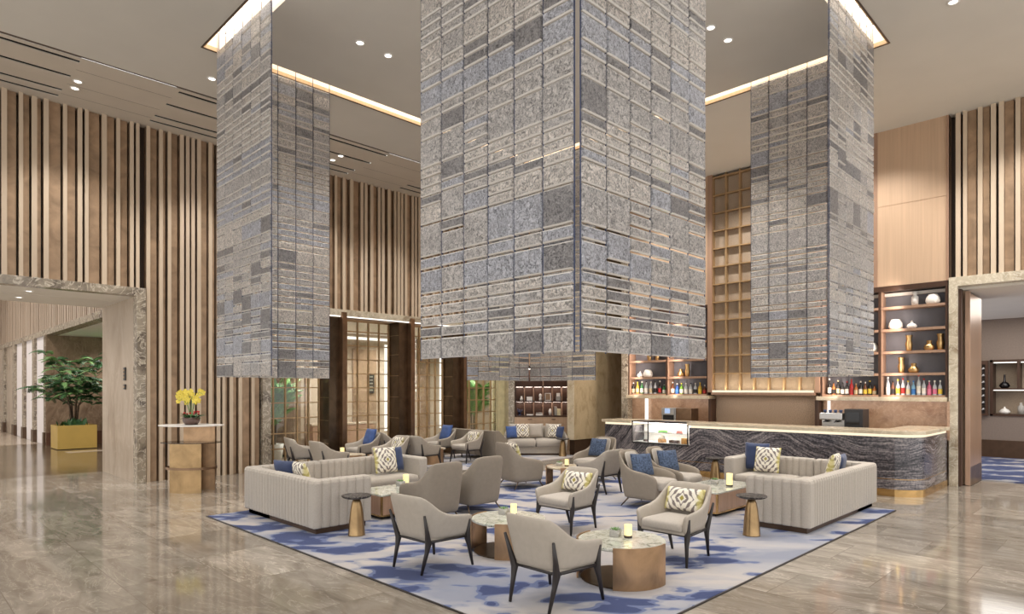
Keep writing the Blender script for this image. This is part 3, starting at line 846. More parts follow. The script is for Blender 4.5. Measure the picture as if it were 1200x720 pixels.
# stone ledge and backsplash
lg = MB(); lg.box(XR - .1, XR + .3, 2.66, 4.98, 1.57, 1.65); lg.box(XR - .1, XR + .3, 7.44, 9.8, 1.57, 1.65); struct(lg.build('trim_11', M['topstone'], bevel=.004))
bs = MB(); bs.box(XR + .2, XR + .28, 2.66, 4.93, .85, 1.57); bs.box(XR + .2, XR + .28, 7.5, 9.8, .85, 1.57); bs.box(XR - .06, XR + .2, 2.62, 2.66, .85, 1.57)
struct(bs.build('wall_backsplash', M['pinkstone']))
bt = MB(); bt.box(XR - .06, XR + .2, 7.40, 7.46, .85, 1.57); bt.box(XR - .06, XR + .2, 4.96, 5.02, .85, 1.57); struct(bt.build('trim_12', M['shelfdark']))
tag(MB().box(XR + .1, XR + .16, 9.28, 9.34, .9, 1.56).build('wall_light', M['led_soft']), 'upright glowing strip at the left end of the rose stone backsplash', 'light')
tag(MB().box(XR + .1, XR + .16, 4.78, 4.82, .9, 1.56).build('wall_light', M['led_soft']), 'upright glowing strip on the backsplash beside the espresso machine', 'light')
bc = thing('back_counter', (13.5, 2.7, 0), 'low back counter with stone top along the bar wall', 'counter')
MB().box(0, .8, 0, 7.0, .0, .82).build('cabinet', M['shelfdark'], bc)
MB().box(-.03, .88, 0, 7.0, .82, .845).build('countertop', M['topstone'], bc, bevel=.004)

# ---- bar counter
def outline(r_off=0.0, ymin=2.66, ymax=9.0, xf=12.1, R=.42, xe=14.12, thick=.62, arc=True):
    """plan of the counter front band, offset outward by r_off"""
    o = r_off; pts = []
    pts.append((xf - o, ymax + o))
    n = 10
    for i in range(n + 1):
        a = PI + (PI / 2) * i / n
        pts.append((xf + R + (R + o) * math.cos(a), ymin + R + (R + o) * math.sin(a)))
    pts.append((xe, ymin - o)); pts.append((xe, ymin + thick)); pts.append((xf + thick, ymin + thick)); pts.append((xf + thick, ymax + o))
    return pts
bar = thing('bar_counter', (12.1, 5.8, 0), 'long bar counter clad in black wave marble with a cream stone top and rounded end', 'bar counter')
OB = Matrix.Translation((-12.1, -5.8, 0))
b = MB(); b.prism(outline(0, ymax=9.0), .12, .60)
b.prism(outline(0, ymax=6.82), .60, .995)
b.box(12.1, 12.72, 8.23, 9.0, .60, .995); b.box(12.6, 12.72, 6.82, 8.23, .60, .995)
b.xf(OB).build('marble_front', M['barmarble'], bar, smooth=False)
b = MB(); b.prism(outline(.05, ymax=6.80), 1.045, 1.105); b.box(12.05, 12.78, 8.25, 9.06, 1.045, 1.105); b.box(12.56, 12.78, 6.80, 8.25, 1.045, 1.105)
b.xf(OB).build('stone_top', M['topstone'], bar, bevel=.006)
b = MB(); b.prism(outline(-.012, ymax=6.80), .996, 1.046); b.box(12.11, 12.7, 8.25, 8.99, .996, 1.046)
b.xf(OB).build('light_strip', M['led_warm'], bar)
b = MB(); b.prism(outline(.012, ymax=9.0), 0, .12)
b.xf(OB).build('brass_plinth', M['goldmetal'], bar)
b = MB(); b.prism(outline(.003, ymax=9.0), .285, .295)
b.xf(OB).build('brass_inlay', M['goldmetal'], bar)

# ---- cake display case
dc = thing('display_case', (12.06, 7.525, .6), 'lit glass cake display case set into the black marble bar', 'display case')
fr = MB()
fr.box(0, .5, -.7, .7, 0, .03); fr.box(0, .5, -.7, .7, .47, .5)
for y in (-.7, .27, .68): fr.box(0, .02, y, y + .02, .03, .47)
fr.build('frame', M['darkplastic'], dc)
MB().box(.001, .008, -.68, .68, .03, .47).build('front_pane', M['glass_case'], dc)
MB().box(.05, .46, -.67, .67, .245, .255).build('glass_shelf', M['glass_case'], dc)
MB().box(.01, .5, -.69, .69, .03, .04).build('base_tray', M['white_ceramic'], dc)
MB().box(.48, .5, -.69, .69, .03, .47).build('back_panel', M['white_ceramic'], dc)
MB().box(.03, .12, -.67, .67, .455, .468).build('light_strip', M['led_book'], dc)
def puck(r, h, top=.8): return MB().lathe([(0, 0), (r, 0), (r, h * .6), (r * top, h), (0, h)], seg=16)
M['cake'] = pm('golden_pastry', rgb(224, 168, 96), .7, var=.2, scale=30)
M['cream'] = pm('cream_icing', rgb(246, 236, 216), .6, var=.05)
M['choc'] = pm('chocolate_glaze', rgb(70, 44, 34), .4, var=.2)
M['berry'] = pm('pink_icing', rgb(206, 128, 120), .6, var=.2)
M['lime'] = pm('green_icing', rgb(120, 186, 90), .6, var=.15)
def inside(name, y, x, z, mb, mat, label, cat='cake'):
    return tag(mb.build(name, mat, None, loc=(12.06 + x, 7.525 + y, .6 + z), smooth=True), label, cat)
inside('tart', .42, .14, .041, puck(.06, .05), M['choc'], 'dark tart at the left of the lower display shelf')
cz = thing('layer_cake', (12.06 + .16, 7.525 + .02, .641), 'golden domed cake at the middle of the lower display shelf', 'cake')
puck(.09, .07, .95).build('cake_base', M['cake'], cz, smooth=True)
MB().lathe([(0, .07), (.075, .07), (.06, .12), (.03, .15), (0, .155)], seg=16).build('icing', M['cream'], cz, smooth=True)
inside('loaf_cake', -.3, .14, .041, MB().box(-.05, .05, -.1, .1, 0, .06), M['choc'], 'dark loaf cake at the right of the lower display shelf')
inside('cake_box', -.56, .12, .041, MB().box(-.05, .05, -.06, .06, 0, .12), M['cake'], 'golden stacked pastry at the right end of the lower display shelf')
inside('macaron_tray', .0, .2, .256, MB().box(-.08, .08, -.09, .09, 0, .05), M['lime'], 'green iced cake on the upper glass display shelf')
inside('tart', -.38, .2, .256, puck(.07, .06), M['berry'], 'pink tart on the upper glass display shelf')
inside('tart', -.16, .2, .256, puck(.06, .04), M['cream'], 'cream tart between green and pink cakes on the glass display shelf')

# ---- coffee machines
cm = thing('coffee_machine', (13.75, 8.12, .846), 'brushed steel bean-to-cup coffee machine behind the cake display', 'coffee machine')
MB().box(0, .38, .0, .38, 0, .5).build('body', M['steel'], cm, bevel=.01)
MB().box(0, .36, -.42, -.01, 0, .5).build('milk_cooler', M['copper'], cm, bevel=.01)
MB().box(-.05, .0, .02, .36, .34, .5).build('brew_head', M['steel'], cm, bevel=.01)
s_ = MB().box(-.058, -.05, .12, .26, .37, .49).build('screen', M['screen'], cm)
MB().box(-.1, .0, .03, .35, 0, .04).build('drip_tray', M['darkplastic'], cm, bevel=.004)
MB().box(-.004, 0, .04, .34, .05, .33).build('recess', M['darkplastic'], cm)
em = thing('espresso_machine', (13.72, 4.05, .846), 'dark espresso machine with steel head on the back counter under the right shelf', 'coffee machine')
MB().box(0, .4, -.08, .26, .0, .56).build('cabinet', M['darkplastic'], em, bevel=.01)
MB().box(-.006, 0, -.02, .22, .26, .5).build('door', M['black_glass'], em)
MB().box(-.006, 0, -.02, .22, .04, .2).build('tray_front', M['steel'], em)
MB().box(-.06, .36, .28, .72, .34, .48).build('group_head', M['steel'], em, bevel=.02)
MB().box(.1, .36, .28, .72, .05, .34).build('back_body', M['steel'], em, bevel=.01)
MB().box(-.08, .36, .27, .73, 0, .1).build('base', M['steel'], em, bevel=.01)
for y in (.4, .6):
    p = MB(); p.lathe([(0, 0), (.035, 0), (.035, .04), (0, .04)], (.02, y, .29), 14); p.tube([(.0, y, .31), (-.14, y, .3)], .012, 8)
    p.build('portafilter', M['darkplastic'], em, smooth=True)
cr = MB()
for k in range(4): cr.lathe([(0, 0), (.025, 0), (.035, .06), (0, .06)], (.06 + .0, .34 + k * .1, .48), 12)
cr.build('cup_row', M['blue_velvet'], em, smooth=True)

# ---- bottles
def bottle_mat(name, c, rough=.12):
    return pm(name, c, rough, var=.06, coat=.3)
GL = {'black': bottle_mat('black_bottle_glass', rgb(28, 26, 24)), 'green': bottle_mat('green_bottle_glass', rgb(56, 128, 70)), 'clear': bottle_mat('clear_bottle_glass', rgb(196, 200, 202)),
      'brown': bottle_mat('brown_bottle_glass', rgb(110, 62, 34)), 'amber': bottle_mat('amber_bottle_glass', rgb(190, 112, 44)), 'blue': bottle_mat('blue_bottle_glass', rgb(40, 84, 170)),
      'red': bottle_mat('red_bottle_glass', rgb(196, 36, 40)), 'yellow': bottle_mat('yellow_bottle_glass', rgb(214, 176, 60)), 'pale blue': bottle_mat('pale_blue_bottle_glass', rgb(140, 186, 212)),
      'pink': bottle_mat('pink_bottle_glass', rgb(214, 110, 140)), 'lime': bottle_mat('lime_bottle_glass', rgb(120, 176, 52))}
LB = {'white': pm('white_paper_label', rgb(236, 230, 218), .6), 'yellow': pm('yellow_paper_label', rgb(226, 196, 70), .6), 'cream': pm('cream_paper_label', rgb(216, 196, 156), .6), 'red': pm('red_paper_label', rgb(176, 44, 40), .6),
      'blue': pm('blue_paper_label', rgb(60, 120, 190), .6), 'black': pm('black_paper_label', rgb(34, 32, 32), .6), 'pink': pm('pink_paper_label', rgb(222, 120, 150), .6)}
def bottle(x, y, z, h, r, glass, lab, cap, label, group):
    t = thing('bottle', (x, y, z), label, 'bottle', group)
    nk = r * .34
    b = MB().lathe([(0, 0), (r * .96, 0), (r, .01), (r, h * .55), (r * .8, h * .66), (nk, h * .76), (nk, h * .93), (0, h * .93)], seg=14)
    b.build('glass_body', GL[glass], t, smooth=True)
    MB().lathe([(r * 1.02, h * .14), (r * 1.03, h * .14), (r * 1.03, h * .46), (r * 1.02, h * .46)], seg=14, cap=False).build('paper_label', LB[lab], t)
    MB().lathe([(0, h * .9), (nk * 1.25, h * .9), (nk * 1.25, h), (0, h)], seg=10).build('cap', LB[cap], t)
XB = XR + .1
rows = [
    ('left bay of left shelf', 9.70, 8.76, [('black', 'cream', 'white', .31), ('yellow', 'cream', 'yellow', .33), ('green', 'white', 'white', .34), ('clear', 'white', 'black', .35), ('clear', 'cream', 'white', .33), ('clear', 'black', 'black', .34), ('black', 'red', 'white', .35), ('green', 'white', 'white', .26)]),
    ('right bay of left shelf', 8.52, 7.64, [('brown', 'white', 'white', .32), ('blue', 'blue', 'white', .28), ('lime', 'white', 'yellow', .29), ('clear', 'white', 'white', .29), ('clear', 'white', 'black', .29), ('clear', 'black', 'white', .29), ('yellow', 'yellow', 'yellow', .3), ('brown', 'red', 'white', .24)]),
    ('left bay of right shelf', 4.78, 3.92, [('black', 'white', 'white', .36), ('amber', 'black', 'black', .28), ('black', 'cream', 'cream', .32), ('black', 'white', 'black', .28), ('black', 'white', 'red', .3), ('red', 'red', 'red', .34), ('amber', 'cream', 'cream', .25), ('black', 'white', 'white', .3), ('brown', 'yellow', 'white', .28), ('black', 'yellow', 'yellow', .31), ('amber', 'cream', 'black', .22)]),
    ('right bay of right shelf', 3.68, 2.80, [('clear', 'white', 'white', .38), ('brown', 'black', 'black', .3), ('clear', 'yellow', 'yellow', .33), ('clear', 'red', 'red', .35), ('clear', 'cream', 'yellow', .3), ('pale blue', 'blue', 'blue', .3), ('clear', 'white', 'red', .42), ('clear', 'white', 'red', .34), ('pink', 'pink', 'white', .3), ('clear', 'pink', 'white', .3), ('clear', 'yellow', 'white', .3)]),
]
for where, y0, y1, lst in rows:
    n = len(lst)
    for k, (gl, lb, cp, h) in enumerate(lst):
        y = y0 + (y1 - y0) * k / (n - 1)
        bottle(XB, y, 1.671, h, .036 if n > 9 else .044, gl, lb, cp, '%s bottle with %s label, %s from left, %s' % (gl, lb, ORD[k], where), 'bottles behind the bar')

# ---- vases on the shelves
P_TALL = [(0, 0), (.04, 0), (.05, .02), (.065, .14), (.045, .2), (.05, .27), (.062, .3), (.055, .31), (0, .31)]
P_GOUR = [(0, 0), (.07, 0), (.095, .05), (.075, .1), (.04, .13), (.048, .18), (.04, .19), (0, .19)]
P_DOME = [(0, 0), (.1, 0), (.125, .05), (.115, .12), (.075, .19), (0, .2)]
P_ONIO = [(0, 0), (.06, 0), (.09, .04), (.07, .08), (.03, .105), (.012, .15), (0, .16)]
P_BOTT = [(0, 0), (.06, 0), (.06, .17), (.035, .19), (.035, .22), (.045, .23), (.045, .27), (0, .27)]
def sv(prof, y, row, mat, label):
    tag(MB().lathe(prof, seg=24).build('vase', M[mat], loc=(XR + .12, y, 1.65 + zs[row] + .021), smooth=True), label, 'vase', 'vases on the bar shelves')
sv(P_BOTT, 3.22, 4, 'white_ceramic', 'white bottle-shaped vase on the top right shelf board above the bar')
sv(P_DOME, 2.92, 4, 'glow_ceramic', 'white domed lamp vase at the right end of the top shelf board')
sv(P_DOME, 3.55, 3, 'glow_ceramic', 'white domed vase on the second board from the top, right bay')
sv(P_ONIO, 3.27, 3, 'white_ceramic', 'small white onion vase beside the domed one, right bay')
sv(P_TALL, 3.32, 2, 'gold_glaze', 'tall gold vase alone at the left of the middle right board')
sv(P_GOUR, 2.98, 2, 'gold_glaze', 'squat gold vase in the middle right board row')
sv(P_TALL, 2.80, 2, 'gold_glaze', 'tall gold vase at the right end of the middle right board')
sv(P_TALL, 3.45, 1, 'gold_glaze', 'tall gold vase just above the bottles of the right bay')
sv(P_GOUR, 3.24, 1, 'gold_glaze', 'squat gold vase just above the bottles of the right bay')
sv(P_DOME, 3.98, 2, 'glow_ceramic', 'white domed vase half hidden by the right glass curtain')
sv(P_ONIO, 9.5, 1, 'white_ceramic', 'small white onion vase on the left shelf above the bottles')
sv(P_DOME, 9.26, 1, 'glow_ceramic', 'white domed vase on the left shelf above the bottles')
sv(P_GOUR, 8.30, 1, 'gold_glaze', 'squat gold vase on the left shelf above the bottles')
sv(P_TALL, 8.12, 1, 'gold_glaze', 'tall gold vase on the left shelf above the bottles')
sv(P_TALL, 9.22, 2, 'gold_glaze', 'left of two gold vases peeking below the central glass curtain')
sv(P_TALL, 8.98, 2, 'gold_glaze', 'right of two gold vases peeking below the central glass curtain')
sv(P_BOTT, 7.62, 2, 'white_ceramic', 'white vase at the right end of the left shelf beside the central curtain')

# ---- right doorway, door leaf and the room beyond
dt = MB(); dt.box(XR - .04, XR + .2, 2.5, 2.64, 0, 3.88); dt.box(XR - .04, XR + .2, -6, 2.5, 3.71, 3.88)
struct(dt.build('door_2', M['lightstone'], bevel=.004))
dj = MB(); dj.box(XR + .2, XR + 2, 2.5, 2.56, 0, 3.71); dj.box(XR + .02, XR + .16, 2.455, 2.5, 0, 3.66); struct(dj.build('wall_door_reveal', M['shelfdark']))
rl = thing('door_leaf', (XR + .27, 2.36, 0), 'tall open bronze door leaf at the right doorway', 'door')
MB().box(0, 1.14, 0, .07, .01, 3.6).build('panel', M['doorbronze'], rl, bevel=.004)
MB().box(-.03, 0, -.005, .075, .005, 3.62).build('edge_trim', M['tablewood'], rl, bevel=.004)
MB().box(.0, 1.14, -.004, .0, .0, .35).build('kick_plate', M['copper'], rl)
fr_ = MB(); fr_.box(XR + .25, 21.2, -6, 2.38, -.1, -.01); fr_.box(XR + .25, 21.2, 2.38, 6, -.1, -.01); struct(fr_.build('floor_side_room', M['floor']))
cr2 = MB(); cr2.box(XR + 1.4, 20.95, -6, 6, -.01, .008); tag(cr2.build('carpet', rug_mat('deep_blue_side_carpet', .09)), 'blue and beige carpet in the room beyond the right doorway', 'carpet')
cw_ = MB(); cw_.box(XR + .2, 21.2, -6, 6, 3.66, 3.72); struct(cw_.build('ceiling_side_room', M['white_paint']))
wr = MB(); XW = 21.0
wr.box(XW, XW + .1, -6, 2.99, 2.56, 3.66); wr.box(XW, XW + .1, -6, 2.99, .46, 1.1); wr.box(XW, XW + .1, 2.99, 6, .46, 3.66); wr.box(XW + .5, XW + .6, -6, 3.3, .46, 3.66)
struct(wr.build('wall_side_room', M['greywall']))
wq = MB(); wq.box(XW - .02, XW + .1, -6, 6, 0, .46); struct(wq.build('baseboard_side_room', M['plinth_dark']))
nk = thing('wall_niche', (XW, 2.99, 1.1), 'lit niche shelving with dark frames in the room beyond the right doorway', 'shelf')
f_ = MB(); f_.box(-.03, .5, -4, 0, 0, .05); f_.box(-.03, .5, -4, 0, 1.42, 1.48); f_.box(-.03, .5, -.06, .0, 0, 1.48); f_.box(-.03, .5, -4, -.05, .69, .73); f_.box(-.03, .5, -.62, -.57, .73, 1.42)
f_.build('frame', M['shelfdark'], nk)
MB().box(.48, .5, -4, 0, 0, 1.48).build('back_panel', M['woven'], nk)
l_ = MB(); l_.box(.05, .1, -.55, -.07, 1.395, 1.42); l_.box(.05, .1, -3.9, -.64, 1.395, 1.42); l_.box(.05, .1, -3.9, -.07, .665, .69)
l_.build('light_strip', M['led_soft'], nk)
wk = thing('wine_rack', (XW, 3.02, 1.1), 'dark framed wine rack beside the lit niche beyond the right doorway', 'wine rack')
f_ = MB(); f_.box(-.12, 0, 0, .06, 0, 1.46); f_.box(-.12, 0, .84, .9, 0, 1.46); f_.box(-.12, 0, .06, .84, 0, .06); f_.box(-.12, 0, .06, .84, 1.36, 1.46)
f_.build('frame', M['shelfdark'], wk)
MB().box(-.02, 0, .06, .84, .06, 1.36).build('back_panel', M['darkplastic'], wk)
for k in range(7):
    r_ = MB()
    for dx in (-.1, -.05): r_.tube([(dx, .06, .16 + k * .18), (dx, .84, .16 + k * .18)], .012, 6)
    for q in range(8): r_.tube([(-.11, .1 + q * .1, .18 + k * .18), (-.03, .1 + q * .1, .18 + k * .18)], .028, 8)
    r_.build('bottle_rail', M['steel'], wk, smooth=True)
tag(MB().lathe([(0, 0), (.07, 0), (.12, .06), (.09, .13), (.03, .18), (.018, .34), (.022, .36), (0, .36)], seg=20).build('vase', M['black_glass'], loc=(XW + .15, 2.7, 1.1 + .731), smooth=True), 'black long-necked vase in the niche beyond the right doorway', 'vase')
tag(MB().lathe([(0, 0), (.08, 0), (.13, .06), (.08, .12), (.02, .15), (.015, .19), (0, .19)], seg=20).build('vase', M['white_ceramic'], loc=(XW + .15, 2.7, 1.1 + .051), smooth=True), 'white squat vase in the lower niche beyond the right doorway', 'vase')
tag(MB().lathe([(0, 0), (.07, 0), (.07, .2), (.03, .24), (.03, .3), (0, .3)], seg=16).build('bottle', M['concrete'], loc=(XW + .15, 2.36, 1.1 + .051), smooth=True), 'pale bottle in the lower niche beyond the right doorway', 'bottle')

# ---- downlights
dl = [((5.09, 8.25), 'left of the pair between left and central glass curtains'), ((5.59, 8.26), 'right of the pair between left and central glass curtains'),
      ((8.39, 4.39), 'left of the pair between central and right glass curtains'), ((8.87, 4.37), 'right of the pair between central and right glass curtains'),
      ((3.95, 10.93), 'just left of the left glass curtain'), ((10.1, 1.83), 'near the upper right corner')]
for k, ((x, y), wh) in enumerate(dl):
    t = thing('downlight', (x, y, CEIL), 'small recessed ceiling downlight, %s' % wh, 'light', 'ceiling downlights')
    MB().lathe([(.075, .0), (.075, -.012), (.055, -.012), (.05, .0)], seg=20, cap=False).build('trim_ring', M['white_ceramic'], t, smooth=True)
    MB().lathe([(0, -.004), (.05, -.004), (.05, -.002), (0, -.002)], seg=16).build('lamp', M['lamp_face'], t)
for k, (x, y) in enumerate(((2.4, 12.56), (2.42, 12.88), (7.23, 12.5), (7.23, 12.85))):
    t = thing('downlight', (x, y, CEIL - .02), 'small downlight in the pale slotted ceiling strip, %s' % ['left pair, farther one', 'left pair, nearer the wall', 'right pair, farther one', 'right pair, nearer the wall'][k], 'light', 'soffit downlights')
    MB().lathe([(.075, .0), (.075, -.012), (.055, -.012), (.05, .0)], seg=20, cap=False).build('trim_ring', M['white_ceramic'], t, smooth=True)
    MB().lathe([(0, -.004), (.05, -.004), (.05, -.002), (0, -.002)], seg=16).build('lamp', M['lamp_face'], t)
for k, (x, y) in enumerate(((2.0, 14.4), (2.0, 15.5))):
    t = thing('downlight', (x, y, 3.59), 'small downlight in the white passage ceiling, %s' % ['nearer one', 'farther one'][k], 'light', 'passage downlights')
    MB().lathe([(.075, .0), (.075, -.01), (.055, -.01), (.05, .0)], seg=20, cap=False).build('trim_ring', M['white_ceramic'], t, smooth=True)
    MB().lathe([(0, -.004), (.05, -.004), (.05, -.002), (0, -.002)], seg=16).build('lamp', M['lamp_face'], t)

# ------------------------------------------------------------------ rugs
rg = MB().box(3.34, 10.7, 2.66, 9.4, 0, .014)
tag(rg.build('area_rug', M['rug']), 'large pale grey carpet with blue brushstroke patches under the near seating group', 'rug')
rb_ = MB()
for a, b, c, d in ((3.325, 10.715, 2.645, 2.66), (3.325, 10.715, 9.4, 9.415), (3.325, 3.34, 2.66, 9.4), (10.7, 10.715, 2.66, 9.4)): rb_.box(a, b, c, d, 0, .012)
rb_.build('edge_binding', M['legwood'], bpy.data.objects['area_rug'])
rg = MB().box(6.1, 13.4, 10.78, 13.55, 0, .012)
tag(rg.build('area_rug', M['rug_far']), 'pale blue patterned carpet under the far seating along the glass screens', 'rug')
RZ = .015

# ------------------------------------------------------------------ glass curtains
FPX = 747.6
def proj(x, y, z):
    d = (x + y) / R2
    if d < .3: return None
    return 599 + FPX * ((x - y) / R2) / d, 456.6 - FPX * (z - 1.8) / d, d
_tile_cache = {}
def tile_mesh(w, h, axis, mi):
    key = (round(w, 3), round(h, 3), axis, mi)
    if key in _tile_cache: return _tile_cache[key]
    me = bpy.data.meshes.new('glass_tile')
    b = .010; t = .018
    bm = bmesh.new()
    ring = lambda k, y: [bm.verts.new(((-w / 2 + k) if s[0] < 0 else (w / 2 - k), y, (-h / 2 + k) if s[1] < 0 else (h / 2 - k))) for s in ((-1, -1), (1, -1), (1, 1), (-1, 1))]
    rs_ = [ring(b, -t), ring(0, -t + b), ring(0, t - b), ring(b, t)]
    for a, c in zip(rs_, rs_[1:]):
        for i in range(4):
            q = bm.faces.new((a[i], a[(i + 1) % 4], c[(i + 1) % 4], c[i]))
            if i in (0, 2): q.material_index = 1
    bm.faces.new(rs_[0][::-1]); bm.faces.new(rs_[3])
    if axis == 'y': bmesh.ops.rotate(bm, verts=bm.verts, matrix=Matrix.Rotation(PI / 2, 3, 'Z'))
    bmesh.ops.recalc_face_normals(bm, faces=bm.faces)
    bm.to_mesh(me); bm.free()
    me.materials.append(TILES[mi]); me.materials.append(TILES[4])
    _tile_cache[key] = me
    return me

def curtain(cx, cy, sx, sy, z0, label, seed, L=1.83):
    """an L of hanging glass tiles: corner at (cx,cy), one arm along sx*X, the other along sy*Y"""
    rn = random.Random(seed)
    t = thing('glass_curtain', (cx, cy, z0), label, 'chandelier', 'hanging glass tile curtains')
    top = CEIL - .03
    nC = 6; cwid = L / nC
    # shared bands, bottom to top
    bands = []; z = z0
    while z < top - .2:
        h = rn.choice((.30, .30, .34, .26))
        bands.append((z, min(h, top - z))); z += h
    tiles = []
    for arm in ('x', 'y'):
        for c in range(nC):
            off = .03 + cwid * (c + .5)
            px = cx + sx * off if arm == 'x' else cx
            py = cy + sy * off if arm == 'y' else cy
            for bi, (bz, bh) in enumerate(bands):
                rb = random.Random(seed * 100 + bi)
                style = rb.choice((0, 0, 1, 2, 2, 3))
                if rn.random() < .14: style = rn.choice((0, 1, 2, 3))
                gap = .013 if bz > z0 + 1.0 else .02
                parts = {0: (.66, .34), 1: (.34, .66), 2: (.32, .34, .34), 3: (1.0,)}[style]
                zz = bz
                tone = rb.choice((0, 0, 0, 1, 1, 2))
                for q, fr_ in enumerate(parts):
                    h = bh * fr_
                    m = tone
                    r = rn.random()
                    hi = (bz - z0) / (top - z0)
                    if r < .16: m = rn.choice((1, 2, 3))
                    elif r < .24: m = 3
                    elif hi > .6 and r < .6: m = 0
                    elif hi < .3 and r < .5: m = rn.choice((1, 1, 2))
                    tiles.append((px, py, zz + h / 2, cwid - .012, h - gap, arm, m))
                    zz += h
    # which tiles show largest
    def size(tl):
        p = proj(tl[0], tl[1], tl[2])
        if p is None: return 0
        if not (-10 < p[0] < 1210 and -10 < p[1] < 730): return 0
        return tl[3] * tl[4] / p[2] ** 2
    order = sorted(range(len(tiles)), key=lambda i: -size(tiles[i]))
    solo = set(order[:100])
    rest = MB()
    for i, (x, y, z, w_, h, arm, m) in enumerate(tiles):
        jx = rn.uniform(-.004, .004)
        if i in solo:
            o = bpy.data.objects.new('glass_tile', tile_mesh(w_, h, arm, m))
            col.objects.link(o); o.parent = t
            o.location = (x - cx + (jx if arm == 'y' else 0), y - cy + (jx if arm == 'x' else 0), z - z0)
        else:
            me = tile_mesh(w_, h, arm, m)
            rest.add([(v.co.x + x - cx, v.co.y + y - cy, v.co.z + z - z0) for v in me.vertices], [list(p.vertices) for p in me.polygons])
            for q_, p in enumerate(me.polygons): rest.mi[len(rest.mi) - len(me.polygons) + q_] = 4 if p.material_index else m
    ro = rest.build('glass_tiles', TILES, t); ro['kind'] = 'stuff'
    H = HZ - .035 - z0
    for arm in ('x', 'y'):
        for c in range(nC + 1):
            off = .03 + cwid * c
            x = sx * off if arm == 'x' else 0
            y = sy * off if arm == 'y' else 0
            MB().tube([(x, y, .0), (x, y, H)], .0055, 5).build('suspension_cable', M['cable'], t)
    rl_ = MB()
    rl_.box(min(0, sx * L) - .0, max(0, sx * L), -.012, .012, H, H + .03); rl_.box(-.012, .012, min(0, sy * L), max(0, sy * L), H, H + .03)
    rl_.build('ceiling_rail', M['slotcream'], t)
    return t
curtain(3.60, 2.92, 1, 1, 2.07, 'largest hanging glass tile curtain in front, its corner towards the viewer', 1)
curtain(3.65, 9.90, 1, -1, 1.975, 'hanging glass tile curtain at the left, in front of the slatted wall', 2)
curtain(10.45, 2.88, -1, 1, 1.985, 'hanging glass tile curtain at the right, in front of the bar wall', 3)
curtain(10.45, 9.87, -1, -1, 1.98, 'farthest hanging glass tile curtain, only its bottom seen behind the large central one', 4)

# ------------------------------------------------------------------ armchairs
def shell(stations, z0, thick, nz=4):
    """stations: (bottom xy, top xy, top z) for the left half from the front edge to the middle of the back"""
    full = list(stations)
    for (b, t_, zt) in stations[-2::-1]:
        full.append(((-b[0], b[1]), (-t_[0], t_[1]), zt))
    n = len(full)
    rings = []
    for i in range(n):
        b, t_, zt = full[i]
        pb_ = Vector(full[max(0, i - 1)][0]); nb = Vector(full[min(n - 1, i + 1)][0])
        d = (nb - pb_).normalized()
        nrm = Vector((d.y, -d.x))
        if nrm.dot(-Vector(b)) < 0 and abs(b[0]) > .0: nrm = -nrm
        if nrm.dot(Vector((0, .05)) - Vector(b)) < 0: nrm = -nrm
        B = Vector(b); Tt = Vector(t_)
        pts = []
        hs = (0, .3, .62, .93)
        for k in hs:
            p = B.lerp(Tt, k); pts.append((p.x, p.y, z0 + (zt - z0) * k))
        p = Tt + nrm * thick * .5; pts.append((p.x, p.y, zt + .004))
        for k in hs[::-1]:
            p = B.lerp(Tt, k) + nrm * thick; pts.append((p.x, p.y, z0 + (zt - z0) * k))
        rings.append(pts)
    return MB().loft(rings, True, True)

def cushion_mb(poly, z0, z1, puff=.02, inset=.03):
    n = len(poly)
    cx = sum(p[0] for p in poly) / n; cy = sum(p[1] for p in poly) / n
    def ins(k): return [(cx + (p[0] - cx) * (1 - k), cy + (p[1] - cy) * (1 - k)) for p in poly]
    rings = [[(x, y, z0) for x, y in ins(inset * 2.2)], [(x, y, z0 + .012) for x, y in ins(.03)], [(x, y, (z0 + z1) / 2) for x, y in ins(0)], [(x, y, z1 - .015) for x, y in ins(.025)], [(x, y, z1) for x, y in ins(.10)], [(x, y, z1 + puff) for x, y in ins(.45)]]
    return MB().loft(rings)

def rounded_poly(pts, r, seg=4):
    out = []
    n = len(pts)
    for i in range(n):
        p0 = Vector(pts[i - 1]); p1 = Vector(pts[i]); p2 = Vector(pts[(i + 1) % n])
        a = (p0 - p1).normalized(); b = (p2 - p1).normalized()
        s = p1 + a * r; e = p1 + b * r
        for k in range(seg + 1):
            q = k / seg
            out.append(tuple((1 - q) ** 2 * s + 2 * q * (1 - q) * p1 + q * q * e))
    return out

